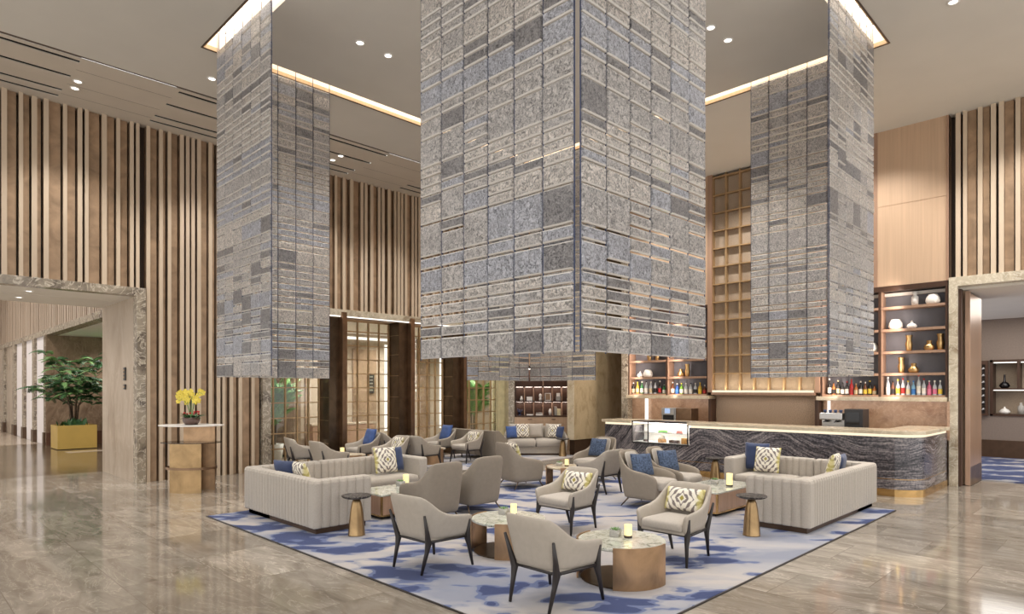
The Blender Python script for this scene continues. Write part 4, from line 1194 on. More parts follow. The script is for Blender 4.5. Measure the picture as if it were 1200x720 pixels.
def make_chair_a():
    t = thing('armchair', (0, 0, 0), 'beige armchair', 'armchair', 'angular armchairs on dark wooden legs')
    st = [((-.275, .27), (-.305, .30), .508), ((-.278, .22), (-.318, .25), .528), ((-.275, .08), (-.32, .08), .54), ((-.262, -.06), (-.312, -.10), .568), ((-.245, -.17), (-.290, -.23), .69),
          ((-.232, -.225), (-.270, -.325), .752), ((-.205, -.262), (-.235, -.372), .765), ((-.10, -.275), (-.12, -.39), .768), ((0, -.278), (0, -.395), .768)]
    shell(st, .315, .05).build('shell', M['leather'], t, smooth=True, sub=2)
    sp = rounded_poly([(-.225, -.22), (.225, -.22), (.252, .30), (-.252, .30)], .06)
    cushion_mb(sp, .335, .435, .018).build('seat_cushion', M['fabric'], t, smooth=True, sub=1)
    ub = rounded_poly([(-.23, -.25), (.23, -.25), (.268, .265), (-.268, .265)], .05)
    MB().prism(ub, .312, .345).build('seat_base', M['leather'], t)
    fr = MB()
    fr.tube([(-.285, .24, .305), (-.24, -.24, .305)], .014, 6); fr.tube([(.285, .24, .305), (.24, -.24, .305)], .014, 6)
    fr.tube([(-.24, -.245, .305), (.24, -.245, .305)], .014, 6); fr.tube([(-.285, .235, .305), (.285, .235, .305)], .014, 6)
    fr.build('frame', M['legwood'], t, smooth=True)
    for s in (-1, 1):
        MB().tube([(s * .300, .285, 0), (s * .282, .252, .2), (s * .276, .232, .285), (s * .290, .232, .36), (s * .303, .24, .475)], [.013, .022, .032, .021, .012], 8).build('leg', M['legwood'], t, smooth=True)
        MB().tube([(s * .218, -.315, 0), (s * .230, -.262, .2), (s * .234, -.242, .29), (s * .252, -.272, .40), (s * .272, -.322, .575)], [.013, .022, .033, .022, .012], 8).build('leg', M['legwood'], t, smooth=True)
    return t

def make_chair_b():
    t = thing('lounge_chair', (0, 0, 0), 'shell chair', 'armchair', 'high-backed shell lounge chairs on thin metal legs')
    st = [((-.285, .27), (-.315, .30), .44), ((-.30, .22), (-.335, .25), .50), ((-.31, .08), (-.35, .08), .545), ((-.31, -.06), (-.348, -.09), .56), ((-.305, -.16), (-.33, -.22), .60),
          ((-.295, -.24), (-.305, -.32), .70), ((-.275, -.29), (-.275, -.405), .805), ((-.23, -.315), (-.225, -.445), .835), ((-.12, -.33), (-.12, -.465), .845), ((0, -.335), (0, -.47), .845)]
    shell(st, .125, .05).build('shell', M['taupe'], t, smooth=True, sub=2)
    sp = rounded_poly([(-.23, -.23), (.23, -.23), (.262, .37), (-.262, .37)], .1)
    cushion_mb(sp, .27, .42, .02).build('seat_cushion', M['fabric'], t, smooth=True, sub=1)
    ub = rounded_poly([(-.25, -.28), (.25, -.28), (.28, .27), (-.28, .27)], .06)
    MB().prism(ub, .125, .29).build('seat_base', M['taupe'], t)
    lin = [((-.18, -.235), (-.195, -.37), .80), ((-.1, -.25), (-.1, -.395), .815), ((0, -.255), (0, -.40), .815)]
    shell([((b[0], b[1] + .01), (p[0], p[1] + .005), z) for b, p, z in lin], .40, .035).build('back_lining', M['fabric'], t, smooth=True, sub=1)
    for sx in (-1, 1):
        for sy in (-1, 1):
            MB().tube([(sx * .30, sy * .31 - .02, 0), (sx * .25, sy * .22, .14)], [.009, .013], 8).build('leg', M['leg_metal'], t, smooth=True)
    return t

A = make_chair_a(); B = make_chair_b()
E_, N_, W_, S_ = -PI / 2, 0, PI / 2, PI          # facing +X, +Y, -X, -Y
def facing(dx, dy): return math.atan2(-dx, dy)
first = [True]
chairs_a = [
    (4.10, 3.58, E_, 'beige armchair seen from behind at the front edge of the carpet, nearest of all chairs'),
    (4.02, 5.16, E_ + .04, 'beige armchair seen from behind, left of the nearest one, before the shell chairs'),
    (6.27, 5.26, W_, 'beige armchair facing us with an ikat cushion, behind the farther bronze drum table'),
    (6.02, 3.56, W_, 'beige armchair facing us with an ikat cushion, right of the nearest bronze drum table'),
    (8.98, 6.80, N_, 'beige dark-legged armchair seen from behind between the round table and the two blue-cushioned chairs'),
    (6.60, 13.0, E_ - .25, 'far beige armchair with a patterned cushion at the leftmost glass screen'),
    (6.55, 11.75, E_, 'far beige armchair turned away, just above the left sofa back'),
    (8.05, 12.95, W_, 'far beige armchair facing us with a square cobalt cushion before the second glass screen'),
    (8.00, 11.75, W_, 'far beige armchair in side view above the ikat cushion of the left sofa'),
    (8.95, 13.05, E_ - .2, 'far beige armchair with a patterned cushion in front of the second bronze fin'),
    (8.80, 11.62, E_ + .15, 'far beige armchair turned away with four dark legs showing, left of the high-backed loveseat'),
    (10.35, 12.95, W_, 'far beige armchair facing us with a cobalt cushion, left of the high-backed loveseat'),
    (10.34, 11.88, W_, 'far beige armchair in side view against the back of the high-backed loveseat'),
]
for k, (x, y, rz, lab) in enumerate(chairs_a):
    place(A, k == 0, (x, y, RZ if k < 5 else .013), rz, lab)
chairs_b = [
    (5.36, 6.93, N_ - .06, 'taupe high-backed shell chair from behind, left of the pair facing the left sofa'),
    (6.28, 7.10, N_ - .06, 'taupe high-backed shell chair from behind, right of the pair facing the left sofa'),
    (8.42, 8.15, facing(1, -.25), 'taupe shell chair with an ikat cushion, seen from behind, left of the pale round table'),
    (8.45, 5.43, facing(.06, -1), 'pale shell chair with a mottled blue cushion, left of the pair before the bar'),
    (9.22, 5.44, facing(.06, -1), 'pale shell chair with a mottled blue cushion, right of the pair before the bar'),
    (10.05, 7.75, W_, 'pale shell chair with a blue cushion, facing left behind the dark-legged armchair beside the bar'),
]
for k, (x, y, rz, lab) in enumerate(chairs_b):
    place(B, k == 0, (x, y, RZ), rz, lab)

# ------------------------------------------------------------------ cushions
def pillow_mb(w, h, t, n=9):
    mb = MB(); idx = {}
    vs = []; fs = []
    for sd in (-1, 1):
        for i in range(n + 1):
            for j in range(n + 1):
                u = -1 + 2 * i / n; v = -1 + 2 * j / n
                edge = (i in (0, n)) or (j in (0, n))
                pin = 1 - .07 * (1 - (abs(u)) ** 2) * (abs(v) > .99) - .07 * (1 - abs(v) ** 2) * (abs(u) > .99)
                y = 0 if edge else sd * t / 2 * ((1 - u ** 4) * (1 - v ** 4)) ** .6
                x = u * w / 2 * (1 - .06 * (1 - v * v) * abs(u)); z = v * h / 2 * (1 - .06 * (1 - u * u) * abs(v))
                key = (i, j, 0 if edge else sd)
                if key not in idx: idx[key] = len(vs); vs.append((x, y, z))
        for i in range(n):
            for j in range(n):
                q = []
                for a, b in ((i, j), (i + 1, j), (i + 1, j + 1), (i, j + 1)):
                    e = (a in (0, n)) or (b in (0, n))
                    q.append(idx[(a, b, 0 if e else sd)])
                fs.append(q if sd < 0 else q[::-1])
    return mb.add(vs, fs)
_pm = {}
def pillow(x, y, z, w, h, mat, face, lean, label, roll=0, t=.14):
    """z: bottom height; face: direction its front looks at (radians like chairs: rz of local -Y... )"""
    key = (w, h, mat, t)
    if key not in _pm:
        o = pillow_mb(w, h, t).build('cushion', M[mat], None, smooth=True, sub=1)
        _pm[key] = o
    else:
        o = _pm[key].copy(); col.objects.link(o)
    m = Matrix.Translation((x, y, z + h / 2 * math.cos(lean))) @ Matrix.Rotation(face, 4, 'Z') @ Matrix.Rotation(lean, 4, 'X') @ Matrix.Rotation(roll, 4, 'Y')
    o.matrix_world = m
    return tag(o, label, 'cushion', 'cushions on the seats')
def chair_pillow(cx, cy, rz, w, h, mat, label, back=-.20, z=.475, lean=.34, t=.13, side=0, roll=0, tw=0):
    x = cx - math.sin(rz) * back + math.cos(rz) * side; y = cy + math.cos(rz) * back + math.sin(rz) * side
    return pillow(x, y, z, w, h, mat, rz + tw, lean, label, roll, t)
# on the armchairs
c = chairs_a
chair_pillow(c[2][0], c[2][1], c[2][2], .50, .28, 'ikat', 'oblong ikat cushion on the armchair behind the farther drum table')
chair_pillow(c[3][0], c[3][1], c[3][2], .50, .28, 'ikat', 'oblong ikat cushion on the armchair right of the nearest drum table')
chair_pillow(c[5][0], c[5][1], c[5][2], .42, .28, 'ikat', 'patterned cushion on the far armchair at the leftmost glass screen')
chair_pillow(c[7][0], c[7][1], c[7][2], .44, .44, 'bright_blue', 'square cobalt cushion on the far armchair before the second glass screen')
chair_pillow(c[8][0], c[8][1], c[8][2], .42, .30, 'ikat', 'patterned cushion on the far armchair above the left sofa')
chair_pillow(c[9][0], c[9][1], c[9][2], .42, .28, 'ikat', 'patterned cushion on the far armchair before the second bronze fin')
chair_pillow(c[11][0], c[11][1], c[11][2], .44, .44, 'bright_blue', 'cobalt cushion on the far armchair left of the loveseat')
chair_pillow(c[12][0], c[12][1], c[12][2], .42, .30, 'ikat', 'patterned cushion on the side-view armchair against the loveseat')
d = chairs_b
chair_pillow(d[5][0], d[5][1], d[5][2], .42, .40, 'blue_mottled', 'mottled blue cushion on the shell chair behind the dark-legged armchair', back=-.13, z=.46)
chair_pillow(d[2][0], d[2][1], d[2][2], .44, .40, 'ikat', 'ikat cushion on the shell chair left of the white round table', back=-.17, z=.46)
chair_pillow(d[3][0], d[3][1], d[3][2], .40, .38, 'blue_mottled', 'mottled blue cushion on the left shell chair before the bar', back=-.12, z=.46, tw=-.5, side=.03)
chair_pillow(d[4][0], d[4][1], d[4][2], .40, .38, 'blue_mottled', 'mottled blue cushion on the right shell chair before the bar', back=-.12, z=.46, tw=-.5, side=.03)

# ------------------------------------------------------------------ channelled corner sofas
def channel(mb, u0, u1, v0, v1, z0, z1, rib=.1, axis='u', amp=.024):
    """fluted upholstered slab; its long faces run along the given axis"""
    if axis == 'u': a0, a1, b0, b1 = u0, u1, v0, v1
    else: a0, a1, b0, b1 = v0, v1, u0, u1
    L = a1 - a0; n = max(2, round(L / rib)); per = 8
    lo = []; up = []
    for i in range(n):
        for k in range(per):
            q = k / per
            dep = amp * (abs(math.sin(PI * q)) ** .55)
            a = a0 + L * (i + q) / n
            lo.append((a, b0 + amp - dep)); up.append((a, b1 - amp + dep))
    lo.append((a1, b0 + amp)); up.append((a1, b1 - amp))
    poly = lo + up[::-1]
    mid = (b0 + b1) / 2; half = (b1 - b0) / 2
    def ring(k, z):
        out = []
        for a, b in poly:
            aa = a0 + k if a < a0 + k else (a1 - k if a > a1 - k else a)
            bb = mid + (b - mid) * (half - k) / half
            out.append((aa, bb, z) if axis == 'u' else (bb, aa, z))
        return out
    rings = [ring(.012, z0), ring(0, z0 + .012), ring(0, z1 - .05), ring(.012, z1 - .018), ring(.035, z1 - .003), ring(.06, z1)]
    mb.loft(rings)
    return mb

def sofa(ox, oy, La, Lb, swap, label, z=RZ):
    """u = first axis, v = second axis; arm at v=0 (short), back at u=0 (length La), far back at v=La (length Lb), end arm at u=Lb"""
    t = thing('corner_sofa', (ox, oy, z), label, 'sofa', 'channelled corner sofas')
    SW = Matrix(((0, 1, 0, 0), (1, 0, 0, 0), (0, 0, 1, 0), (0, 0, 0, 1)))
    def fin(mb, name, mat, **kw):
        if swap: mb.xf(SW)
        return mb.build(name, mat, t, **kw)
    D = .82; th = .17; zb = .07; zt = .67
    fin(channel(MB(), 0, D, 0, th, zb, zt, .115, 'u'), 'arm', M['fabric'], smooth=False)
    k = .62
    fin(channel(MB(), 0, th, th * .5, La * k - .004, zb, zt, .085, 'v'), 'backrest', M['fabric'], smooth=False)
    fin(channel(MB(), 0, th, La * k + .004, La - .01, zb, zt, .085, 'v'), 'backrest', M['fabric'], smooth=False)
    fin(channel(MB(), th * .6, Lb * .42 - .004, La - th, La, zb, zt, .115, 'u'), 'backrest', M['fabric'], smooth=False)
    fin(channel(MB(), Lb * .42 + .004, Lb, La - th, La, zb, zt, .115, 'u'), 'backrest', M['fabric'], smooth=False)
    ea = MB(); ea.box(Lb - th, Lb, La - .80, La - th * .5, zb, zt - .01)
    fin(ea, 'arm', M['fabric'], bevel=.04, segs=4)
    # seats
    s1 = rounded_poly([(th, th), (D, th), (D, La - .8), (th, La - .8)], .05)
    fin(cushion_mb(s1, .24, .385, .012, .02), 'seat_cushion', M['fabric_b'], smooth=True)
    s2 = rounded_poly([(th, La - .80), (Lb * .5, La - .80), (Lb * .5, La - th), (th, La - th)], .05)
    fin(cushion_mb(s2, .24, .385, .012, .02), 'seat_cushion', M['fabric_b'], smooth=True)
    s3 = rounded_poly([(Lb * .5, La - .80), (Lb - th, La - .80), (Lb - th, La - th), (Lb * .5, La - th)], .05)
    fin(cushion_mb(s3, .24, .385, .012, .02), 'seat_cushion', M['fabric_b'], smooth=True)
    bse = MB(); bse.box(.05, D - .03, .05, La - .6, zb + .01, .25); bse.box(.05, Lb - .05, La - .77, La - .05, zb + .01, .25)
    fin(bse, 'seat_base', M['fabric_b'], bevel=.01)
    pl = MB(); pl.box(.06, D - .06, .06, La - .06, 0, .09); pl.box(.06, Lb - .06, La - .74, La - .06, 0, .09)
    fin(pl, 'plinth', M['plinth_dark'])
    return t
sofa(3.80, 7.20, 2.10, 2.74, False, 'beige channel-tufted corner sofa at the left, its fluted back and arm towards us')
sofa(8.10, 2.93, 2.74, 2.10, True, 'beige channel-tufted corner sofa at the right, in front of the black marble bar')
zc = .42
# left sofa cushions: on the far seat, against the far back (facing -Y)
pillow(5.93, 8.84, zc, .46, .46, 'ikat', PI, .22, 'square ikat cushion leaning at the right of the left sofa')
pillow(6.17, 8.93, zc, .36, .44, 'blue_velvet', PI, .2, 'blue cushion beside the ikat one at the right of the left sofa')
pillow(4.10, 8.55, zc, .46, .42, 'blue_velvet', -PI / 2 + .3, .25, 'navy cushion peeking over the fluted back of the left sofa')
pillow(4.14, 8.18, zc, .46, .42, 'ikat', -PI / 2 - .1, .25, 'ikat cushion peeking over the fluted back of the left sofa')
# right sofa cushions
pillow(10.58, 4.70, zc, .46, .50, 'blue_velvet', PI / 2, .14, 'navy cushion at the left end of the right sofa')
pillow(10.42, 4.45, zc, .46, .46, 'ikat', PI / 2, .26, 'square ikat cushion beside the navy one on the right sofa')
pillow(10.02, 3.30, zc + .02, .46, .44, 'ikat', .12, .22, 'ikat cushion in the corner of the right sofa, peeking over its back')
pillow(10.42, 3.34, zc + .02, .44, .40, 'blue_velvet', .12, .22, 'blue cushion in the corner of the right sofa, peeking over its back')

# ------------------------------------------------------------------ curved sofa and loveseat (far)
cs = thing('curved_sofa', (12.95, 12.0, .013), 'curved three-seat sofa with cushions in front of the glowing bookcase', 'sofa', rz=facing(-1, -1))
st = [((-.82, .38), (-.86, .42), .40), ((-.84, .2), (-.89, .22), .48), ((-.80, -.05), (-.87, -.08), .62), ((-.68, -.26), (-.74, -.32), .74), ((-.4, -.36), (-.43, -.44), .77), ((0, -.38), (0, -.46), .78)]
shell(st, .06, .07).build('shell', M['fabric_b'], cs, smooth=True, sub=2)
MB().prism(rounded_poly([(-.76, -.28), (.76, -.28), (.8, .36), (-.8, .36)], .1), .05, .24).build('seat_base', M['fabric_b'], cs, bevel=.01)
cushion_mb(rounded_poly([(-.74, -.24), (0, -.3), (0, .42), (-.78, .38)], .05), .24, .42, .015, .02).build('seat_cushion', M['fabric'], cs, smooth=True)
cushion_mb(rounded_poly([(0, -.3), (.74, -.24), (.78, .38), (0, .42)], .05), .24, .42, .015, .02).build('seat_cushion', M['fabric'], cs, smooth=True)
for k, (x, y, a) in enumerate(((-.5, -.17, .3), (0, -.24, 0), (.5, -.17, -.3))):
    o = pillow_mb(.5, .44, .18).build('back_cushion', M['fabric'], cs, smooth=True, sub=1)
    o.matrix_local = Matrix.Translation((x, y, .63)) @ Matrix.Rotation(a * -1, 4, 'Z') @ Matrix.Rotation(.2, 4, 'X')
MB().box(-.7, .7, -.25, .3, 0, .06).build('plinth', M['plinth_dark'], cs)
def on_curved(lx, ly):
    a = facing(-1, -1)
    return 12.95 + lx * math.cos(a) - ly * math.sin(a), 12.0 + lx * math.sin(a) + ly * math.cos(a)
for lx, ly, w_, mt, lab, tw in ((.66, .10, .36, 'bright_blue', 'blue cushion at the left end of the curved sofa', .5), (.36, .0, .42, 'ikat', 'ikat cushion at the left of the curved sofa', .1), (-.5, .05, .4, 'ikat', 'patterned cushion at the right of the curved sofa', -.6), (-.64, .16, .36, 'blue_velvet', 'blue cushion at the right end of the curved sofa', -.9)):
    x, y = on_curved(lx, ly)
    pillow(x, y, .455, w_, w_, mt, facing(-1, -1) + tw, .25, lab)

lv = thing('loveseat', (11.36, 12.24, .013), 'high-backed taupe loveseat with its back to us in front of the far palm', 'sofa', rz=E_)
for a, b in ((-.78, -.01), (.01, .78)):
    o = MB(); o.loft([[(a, -.42, .1), (b, -.42, .1), (b, -.33, .1), (a, -.33, .1)], [(a, -.47, .45), (b, -.47, .45), (b, -.34, .45), (a, -.34, .45)], [(a, -.5, .76), (b, -.5, .76), (b, -.42, .76), (a, -.42, .76)]])
    o.build('backrest', M['taupe'], lv, bevel=.02)
for s in (-1, 1):
    MB().loft([[(s * .79 - .03, -.4, .1), (s * .79 + .03, -.4, .1), (s * .79 + .03, .1, .1), (s * .79 - .03, .1, .1)], [(s * .79 - .03, -.46, .5), (s * .79 + .03, -.46, .5), (s * .79 + .03, -.05, .5), (s * .79 - .03, -.05, .5)], [(s * .79 - .03, -.49, .76), (s * .79 + .03, -.49, .76), (s * .79 + .03, -.36, .76), (s * .79 - .03, -.36, .76)]]).build('wing', M['taupe'], lv, bevel=.02)
MB().prism(rounded_poly([(-.75, -.35), (.75, -.35), (.75, .3), (-.75, .3)], .06), .1, .28).build('seat_base', M['fabric_b'], lv, bevel=.01)
for a, b in ((-.76, 0), (0, .76)):
    cushion_mb(rounded_poly([(a, -.34), (b, -.34), (b, .34), (a, .34)], .07), .27, .44, .015, .02).build('seat_cushion', M['fabric'], lv, smooth=True)
for sx in (-.68, .68):
    for sy in (-.3, .25): MB().tube([(sx, sy, 0), (sx, sy, .11)], .015, 8).build('leg', M['leg_metal'], lv)

# ------------------------------------------------------------------ tables
def arc_panel(r, a0, a1, th, z0, z1, n=14):
    out = [(r * math.cos(a0 + (a1 - a0) * i / n), r * math.sin(a0 + (a1 - a0) * i / n)) for i in range(n + 1)]
    inn = [((r - th) * math.cos(a0 + (a1 - a0) * i / n), (r - th) * math.sin(a0 + (a1 - a0) * i / n)) for i in range(n + 1)]
    return MB().prism(out + inn[::-1], z0, z1)
def drum_table(x, y, label, r=.415, z=RZ, rot=0, top='whitemarble', panel='bronze'):
    t = thing('drum_table', (x, y, z), label, 'coffee table', 'round drum coffee tables', rot)
    MB().lathe([(0, .335), (r - .012, .335), (r - .004, .343), (r - .004, .362), (r - .010, .368), (0, .368)], seg=48).build('tabletop', M[top], t, smooth=False, bevel=.002)
    # three curved bronze panels rising just past the rim, on a low bronze disc
    a = -3 * PI / 4
    D_ = PI / 180
    arc_panel(r + .012, a - 20 * D_, a + 59 * D_, .016, 0, .374, 20).build('curved_panel', M[panel], t, smooth=False)
    arc_panel(r + .012, a - 142 * D_, a - 88 * D_, .016, 0, .374).build('curved_panel', M[panel], t, smooth=False)
    arc_panel(r - .05, a + 84 * D_, a + 150 * D_, .016, 0, .335).build('curved_panel', M['darkbronze'], t, smooth=False)
    MB().lathe([(0, 0), (r - .03, 0), (r - .03, .012), (0, .012)], seg=40).build('base_disc', M['darkbronze'], t)
    return t
drum_table(5.02, 3.54, 'round bronze drum table with marble top, nearest to the viewer')
drum_table(4.98, 5.02, 'round bronze drum table with marble top, left of the nearest one')
drum_table(9.05, 7.62, 'small round table with plain pale top beside the shell chair near the bar', .36, top='topstone')
drum_table(7.35, 12.35, 'far round table among the four chairs before the second glass screen', .36, .013, top='topstone')
drum_table(9.55, 12.30, 'far round table among the four chairs before the third glass screen', .36, .013, top='topstone')
drum_table(11.92, 12.42, 'far round table between the loveseat and the curved sofa', .26, .013, top='topstone')

def box_table(x, y, L, W, label):
    t = thing('coffee_table', (x, y, RZ), label, 'coffee table', 'low rectangular coffee tables')
    MB().box(.05, L - .05, .05, W - .05, 0, .05).build('plinth', M['black'], t)
    MB().box(0, L, 0, W, .05, .315).build('body', M['tablewood'], t, bevel=.012, segs=3)
    e = MB(); e.box(-.006, .02, -.006, .02, .045, .315); e.box(0.02, L, -.004, 0, .04, .06); e.box(-.004, 0, .02, W, .04, .06)
    e.build('edge_trim', M['goldmetal'], t)
    MB().box(-.01, L + .01, -.01, W + .01, .318, .342).build('marble_top', M['whitemarble'], t, bevel=.004)
    return t
box_table(4.90, 7.40, 1.28, .70, 'low copper-toned coffee table with mottled marble top inside the left sofa')
box_table(8.33, 4.26, 1.28, .70, 'low copper-toned coffee table with mottled marble top before the right sofa')

def side_table(x, y, label, z=RZ, h=.49):
    t = thing('side_table', (x, y, z), label, 'side table', 'bronze side tables with dark marble tops')
    MB().lathe([(0, 0), (.105, 0), (.102, .01), (.09, h * .35), (.074, h * .65), (.06, h * .8), (.045, h * .88), (.03, h * .93), (0, h * .93)], seg=32).build('pedestal', M['brass'], t, smooth=True)
    MB().lathe([(0, h * .935), (.15, h * .935), (.178, h * .965), (.183, h * .985), (.178, h), (0, h)], seg=40).build('tabletop', M['blacktop'], t, smooth=False, bevel=.003)
    return t
side_table(4.19, 6.87, 'bronze pedestal side table with black marble top beside the left sofa arm')
side_table(7.60, 3.44, 'bronze pedestal side table with black marble top beside the right sofa arm')
side_table(13.05, 11.10, 'bronze pedestal side table at the right end of the curved sofa', .0)
side_table(11.45, 5.90, 'bronze pedestal side table behind the right sofa at the foot of the bar', 0.0)

# ------------------------------------------------------------------ things on tables
def candle(x, y, z, label, r=.036, h=.125):
    t = thing('candle', (x, y, z), label, 'candle', 'pillar candles on the tables')
    MB().lathe([(0, 0), (r * 1.08, 0), (r * 1.08, .022), (0, .022)], seg=20).build('glass_base', M['smoked'], t, smooth=False)
    MB().lathe([(0, .0225), (r, .0225), (r, h), (r * .86, h), (r * .8, h - .012), (0, h - .012)], seg=20).build('wax', M['candle'], t, smooth=False)
    return t
candle(5.10, 3.52, RZ + .3685, 'glowing pillar candle on the nearest drum table')
candle(5.10, 5.06, RZ + .3685, 'glowing pillar candle on the left drum table')
candle(9.05, 7.60, RZ + .3685, 'glowing pillar candle on the pale round table by the bar')
candle(5.72, 7.98, RZ + .3425, 'glowing pillar candle on the coffee table inside the left sofa', .045, .15)
candle(9.02, 4.42, RZ + .3425, 'glowing pillar candle on the coffee table before the right sofa', .045, .19)
candle(7.22, 12.42, .013 + .3685, 'glowing candle on the far table before the second glass screen', .045, .15)
candle(11.95, 12.3, .013 + .3685, 'glowing candle on the far table in front of the curved sofa', .05, .16)
def succulent(x, y, z, label, rz=0, s=1):
    t = thing('succulent_pot', (x, y, z), label, 'plant', 'small succulent pots on the tables', rz)
    a = .045 * s
    MB().loft([[(-a, -a, 0), (a, -a, 0), (a, a, 0), (-a, a, 0)], [(-a * 1.15, -a * 1.15, .035 * s), (a * .9, -a * 1.15, .06 * s), (a * 1.15, a * 1.15, .075 * s), (-a * 1.15, a * .9, .06 * s)]]).build('pot', M['concrete'], t, bevel=.002)
    lf = MB(); rn = random.Random(int(x * 100))
    for k in range(16):
        az = k * 2.4; r = .008 + .0022 * k; zz = .058 * s
        c_ = Vector((r * math.cos(az), r * math.sin(az), zz)); o_ = Vector((math.cos(az), math.sin(az), 1.3)).normalized() * .034 * s
        sd_ = Vector((-math.sin(az), math.cos(az), 0)) * .009 * s
        lf.add([c_, c_ + o_ * .5 + sd_, c_ + o_, c_ + o_ * .5 - sd_, c_ + o_ * .5 - Vector((math.cos(az), math.sin(az), -.3)) * .006], [(0, 1, 2), (0, 2, 3), (0, 4, 1), (1, 4, 2), (2, 4, 3), (3, 4, 0)])
    lf.build('leaves', M['leaf_pale'], t, recalc=False)
    return t
succulent(5.06, 3.64, RZ + .3685, 'succulent in a faceted concrete pot beside the candle on the nearest drum table', .3)
succulent(5.06, 5.18, RZ + .3685, 'succulent in a faceted concrete pot beside the candle on the left drum table', .3)
succulent(8.98, 7.72, RZ + .3685, 'succulent pot beside the candle on the pale round table', .1)
succulent(5.58, 7.92, RZ + .3425, 'succulent pot beside the candle on the left coffee table', .2, 1.1)
succulent(9.06, 4.68, RZ + .3425, 'succulent pot beside the candle on the right coffee table', .2, 1.1)
tag(MB().lathe([(0, 0), (.04, 0), (.05, .05), (.045, .05), (.036, .008), (0, .008)], seg=16).build('cup', M['darkplastic'], loc=(11.84, 12.44, .013 + .3685), smooth=True), 'small dark cup beside the candle on the far table before the curved sofa', 'cup')

# ------------------------------------------------------------------ orchid on the high console
ct = thing('console_table', (3.98, 11.98, 0), 'tall bronze standing table with oval white top in front of the slatted wall', 'table', rz=facing(1, -1) )
# local +Y faces the viewer's right-front diagonal; top is an oval
def ell(rx, ry, n=40): return [(rx * math.cos(2 * PI * i / n), ry * math.sin(2 * PI * i / n)) for i in range(n)]
ct.rotation_euler = (0, 0, -PI / 4)
MB().prism(ell(.56, .36), 1.155, 1.175).build('tabletop', M['white_ceramic'], ct, bevel=.004)
MB().prism(ell(.52, .33), .86, .872).build('glass_shelf', M['smoked'], ct)
def bow(x0, x1, y, sag, th, z0, z1, n=12):
    o_ = [(x0 + (x1 - x0) * i / n, y - sag * math.sin(PI * i / n)) for i in range(n + 1)]
    return MB().prism(o_ + [(a, b + th) for a, b in o_[::-1]], z0, z1)
bow(-.27, .28, -.22, .06, .02, 0, .86).build('curved_panel', M['brass'], ct)
bow(-.2, .36, .12, -.06, .02, 0, 1.155).build('curved_panel', M['bronze'], ct)
rn_ = MB()
for (rx, ry) in ((.44, .30),):
    n = 40
    o_ = ell(rx, ry, n); i_ = ell(rx - .012, ry - .012, n)
    for i in range(n):
        j = (i + 1) % n
        rn_.add([o_[i] + (.40,), o_[j] + (.40,), i_[j] + (.40,), i_[i] + (.40,), o_[i] + (.44,), o_[j] + (.44,), i_[j] + (.44,), i_[i] + (.44,)], [(0, 1, 2, 3), (4, 7, 6, 5), (0, 4, 5, 1), (2, 6, 7, 3)])
rn_.build('foot_ring', M['copper'], ct)
oc = thing('orchid', (3.98, 11.98, 1.1755), 'yellow orchids in a brown bowl on the tall bronze standing table', 'plant')
MB().lathe([(0, 0), (.10, 0), (.14, .06), (.145, .13), (.135, .13), (.12, .1), (0, .1)], seg=28).build('bowl', pm('brown_glazed_bowl', rgb(96, 74, 66), .3, var=.2, scale=10), oc, smooth=True)
rn = random.Random(8)
lf = MB()
for k in range(26):
    az = k * 2.4; L = rn.uniform(.16, .28); up = rn.uniform(.2, 1.0)
    b0 = Vector((.04 * math.cos(az), .04 * math.sin(az), .1)); dv_ = Vector((math.cos(az), math.sin(az), up)).normalized()
    sd_ = Vector((-math.sin(az), math.cos(az), 0)) * .028
    m1 = b0 + dv_ * L * .5; tp_ = b0 + dv_ * L + Vector((0, 0, -.05))
    lf.add([b0, m1 + sd_, tp_, m1 - sd_, m1 + Vector((0, 0, -.012))], [(0, 1, 4), (0, 4, 3), (1, 2, 4), (4, 2, 3)])
lf.build('leaves', M['leaf_dark'], oc, recalc=False)
stm = MB(); fl = MB()
def flower(c_, s_):
    ax = Vector((-.7, -.7, rn.uniform(-.2, .3))).normalized()
    u_ = ax.cross(Vector((0, 0, 1))).normalized(); v_ = u_.cross(ax)
    for k in range(5):
        a = k * 2 * PI / 5 + .3
        d_ = u_ * math.cos(a) + v_ * math.sin(a); e_ = u_ * -math.sin(a) + v_ * math.cos(a)
        fl.add([c_, c_ + d_ * s_ * .6 + e_ * s_ * .42 + ax * .01, c_ + d_ * s_ + ax * .004, c_ + d_ * s_ * .6 - e_ * s_ * .42 + ax * .01], [(0, 1, 2, 3)])
    fl.add([c_ + ax * .02 + u_ * .012, c_ + ax * .02 - u_ * .012, c_ + ax * .024 - v_ * .03], [(0, 1, 2)])
for k, (lat, hh) in enumerate(((-.22, .56), (-.10, .6), (.02, .58), (.18, .58), (.1, .46), (-.2, .46))):
    dx = lat / R2; dy = -lat / R2
    pts = [(0.02 * dx, .02 * dy, .1), (dx * .35, dy * .35, hh * .75), (dx * .75, dy * .75, hh), (dx * 1.15, dy * 1.15, hh * .93)]
    stm.tube(pts, .005, 5)
    for q in range(6):
        f_ = .35 + q * .13
        i = min(2, int(f_ * 3)); p0 = Vector(pts[i]); p1 = Vector(pts[i + 1])
        p_ = p0.lerp(p1, f_ * 3 - i) + Vector((rn.uniform(-.03, .03), rn.uniform(-.03, .03), rn.uniform(-.02, .03)))
        if p_.z > .36: flower(p_, rn.uniform(.045, .06))
stm.build('stem', M['leaf_pale'], oc)
fl.build('petals', M['petal'], oc, recalc=False)
rf = MB()
for k in range(10):
    az = k * 2.4; p_ = Vector((.12 * math.cos(az), .12 * math.sin(az), .17 + .02 * (k % 3)))
    rf.lathe([(0, 0), (.014, .004), (.02, .018), (.012, .032), (0, .034)], tuple(p_), 8)
rf.build('red_flowers', M['red_petal'], oc, smooth=True)

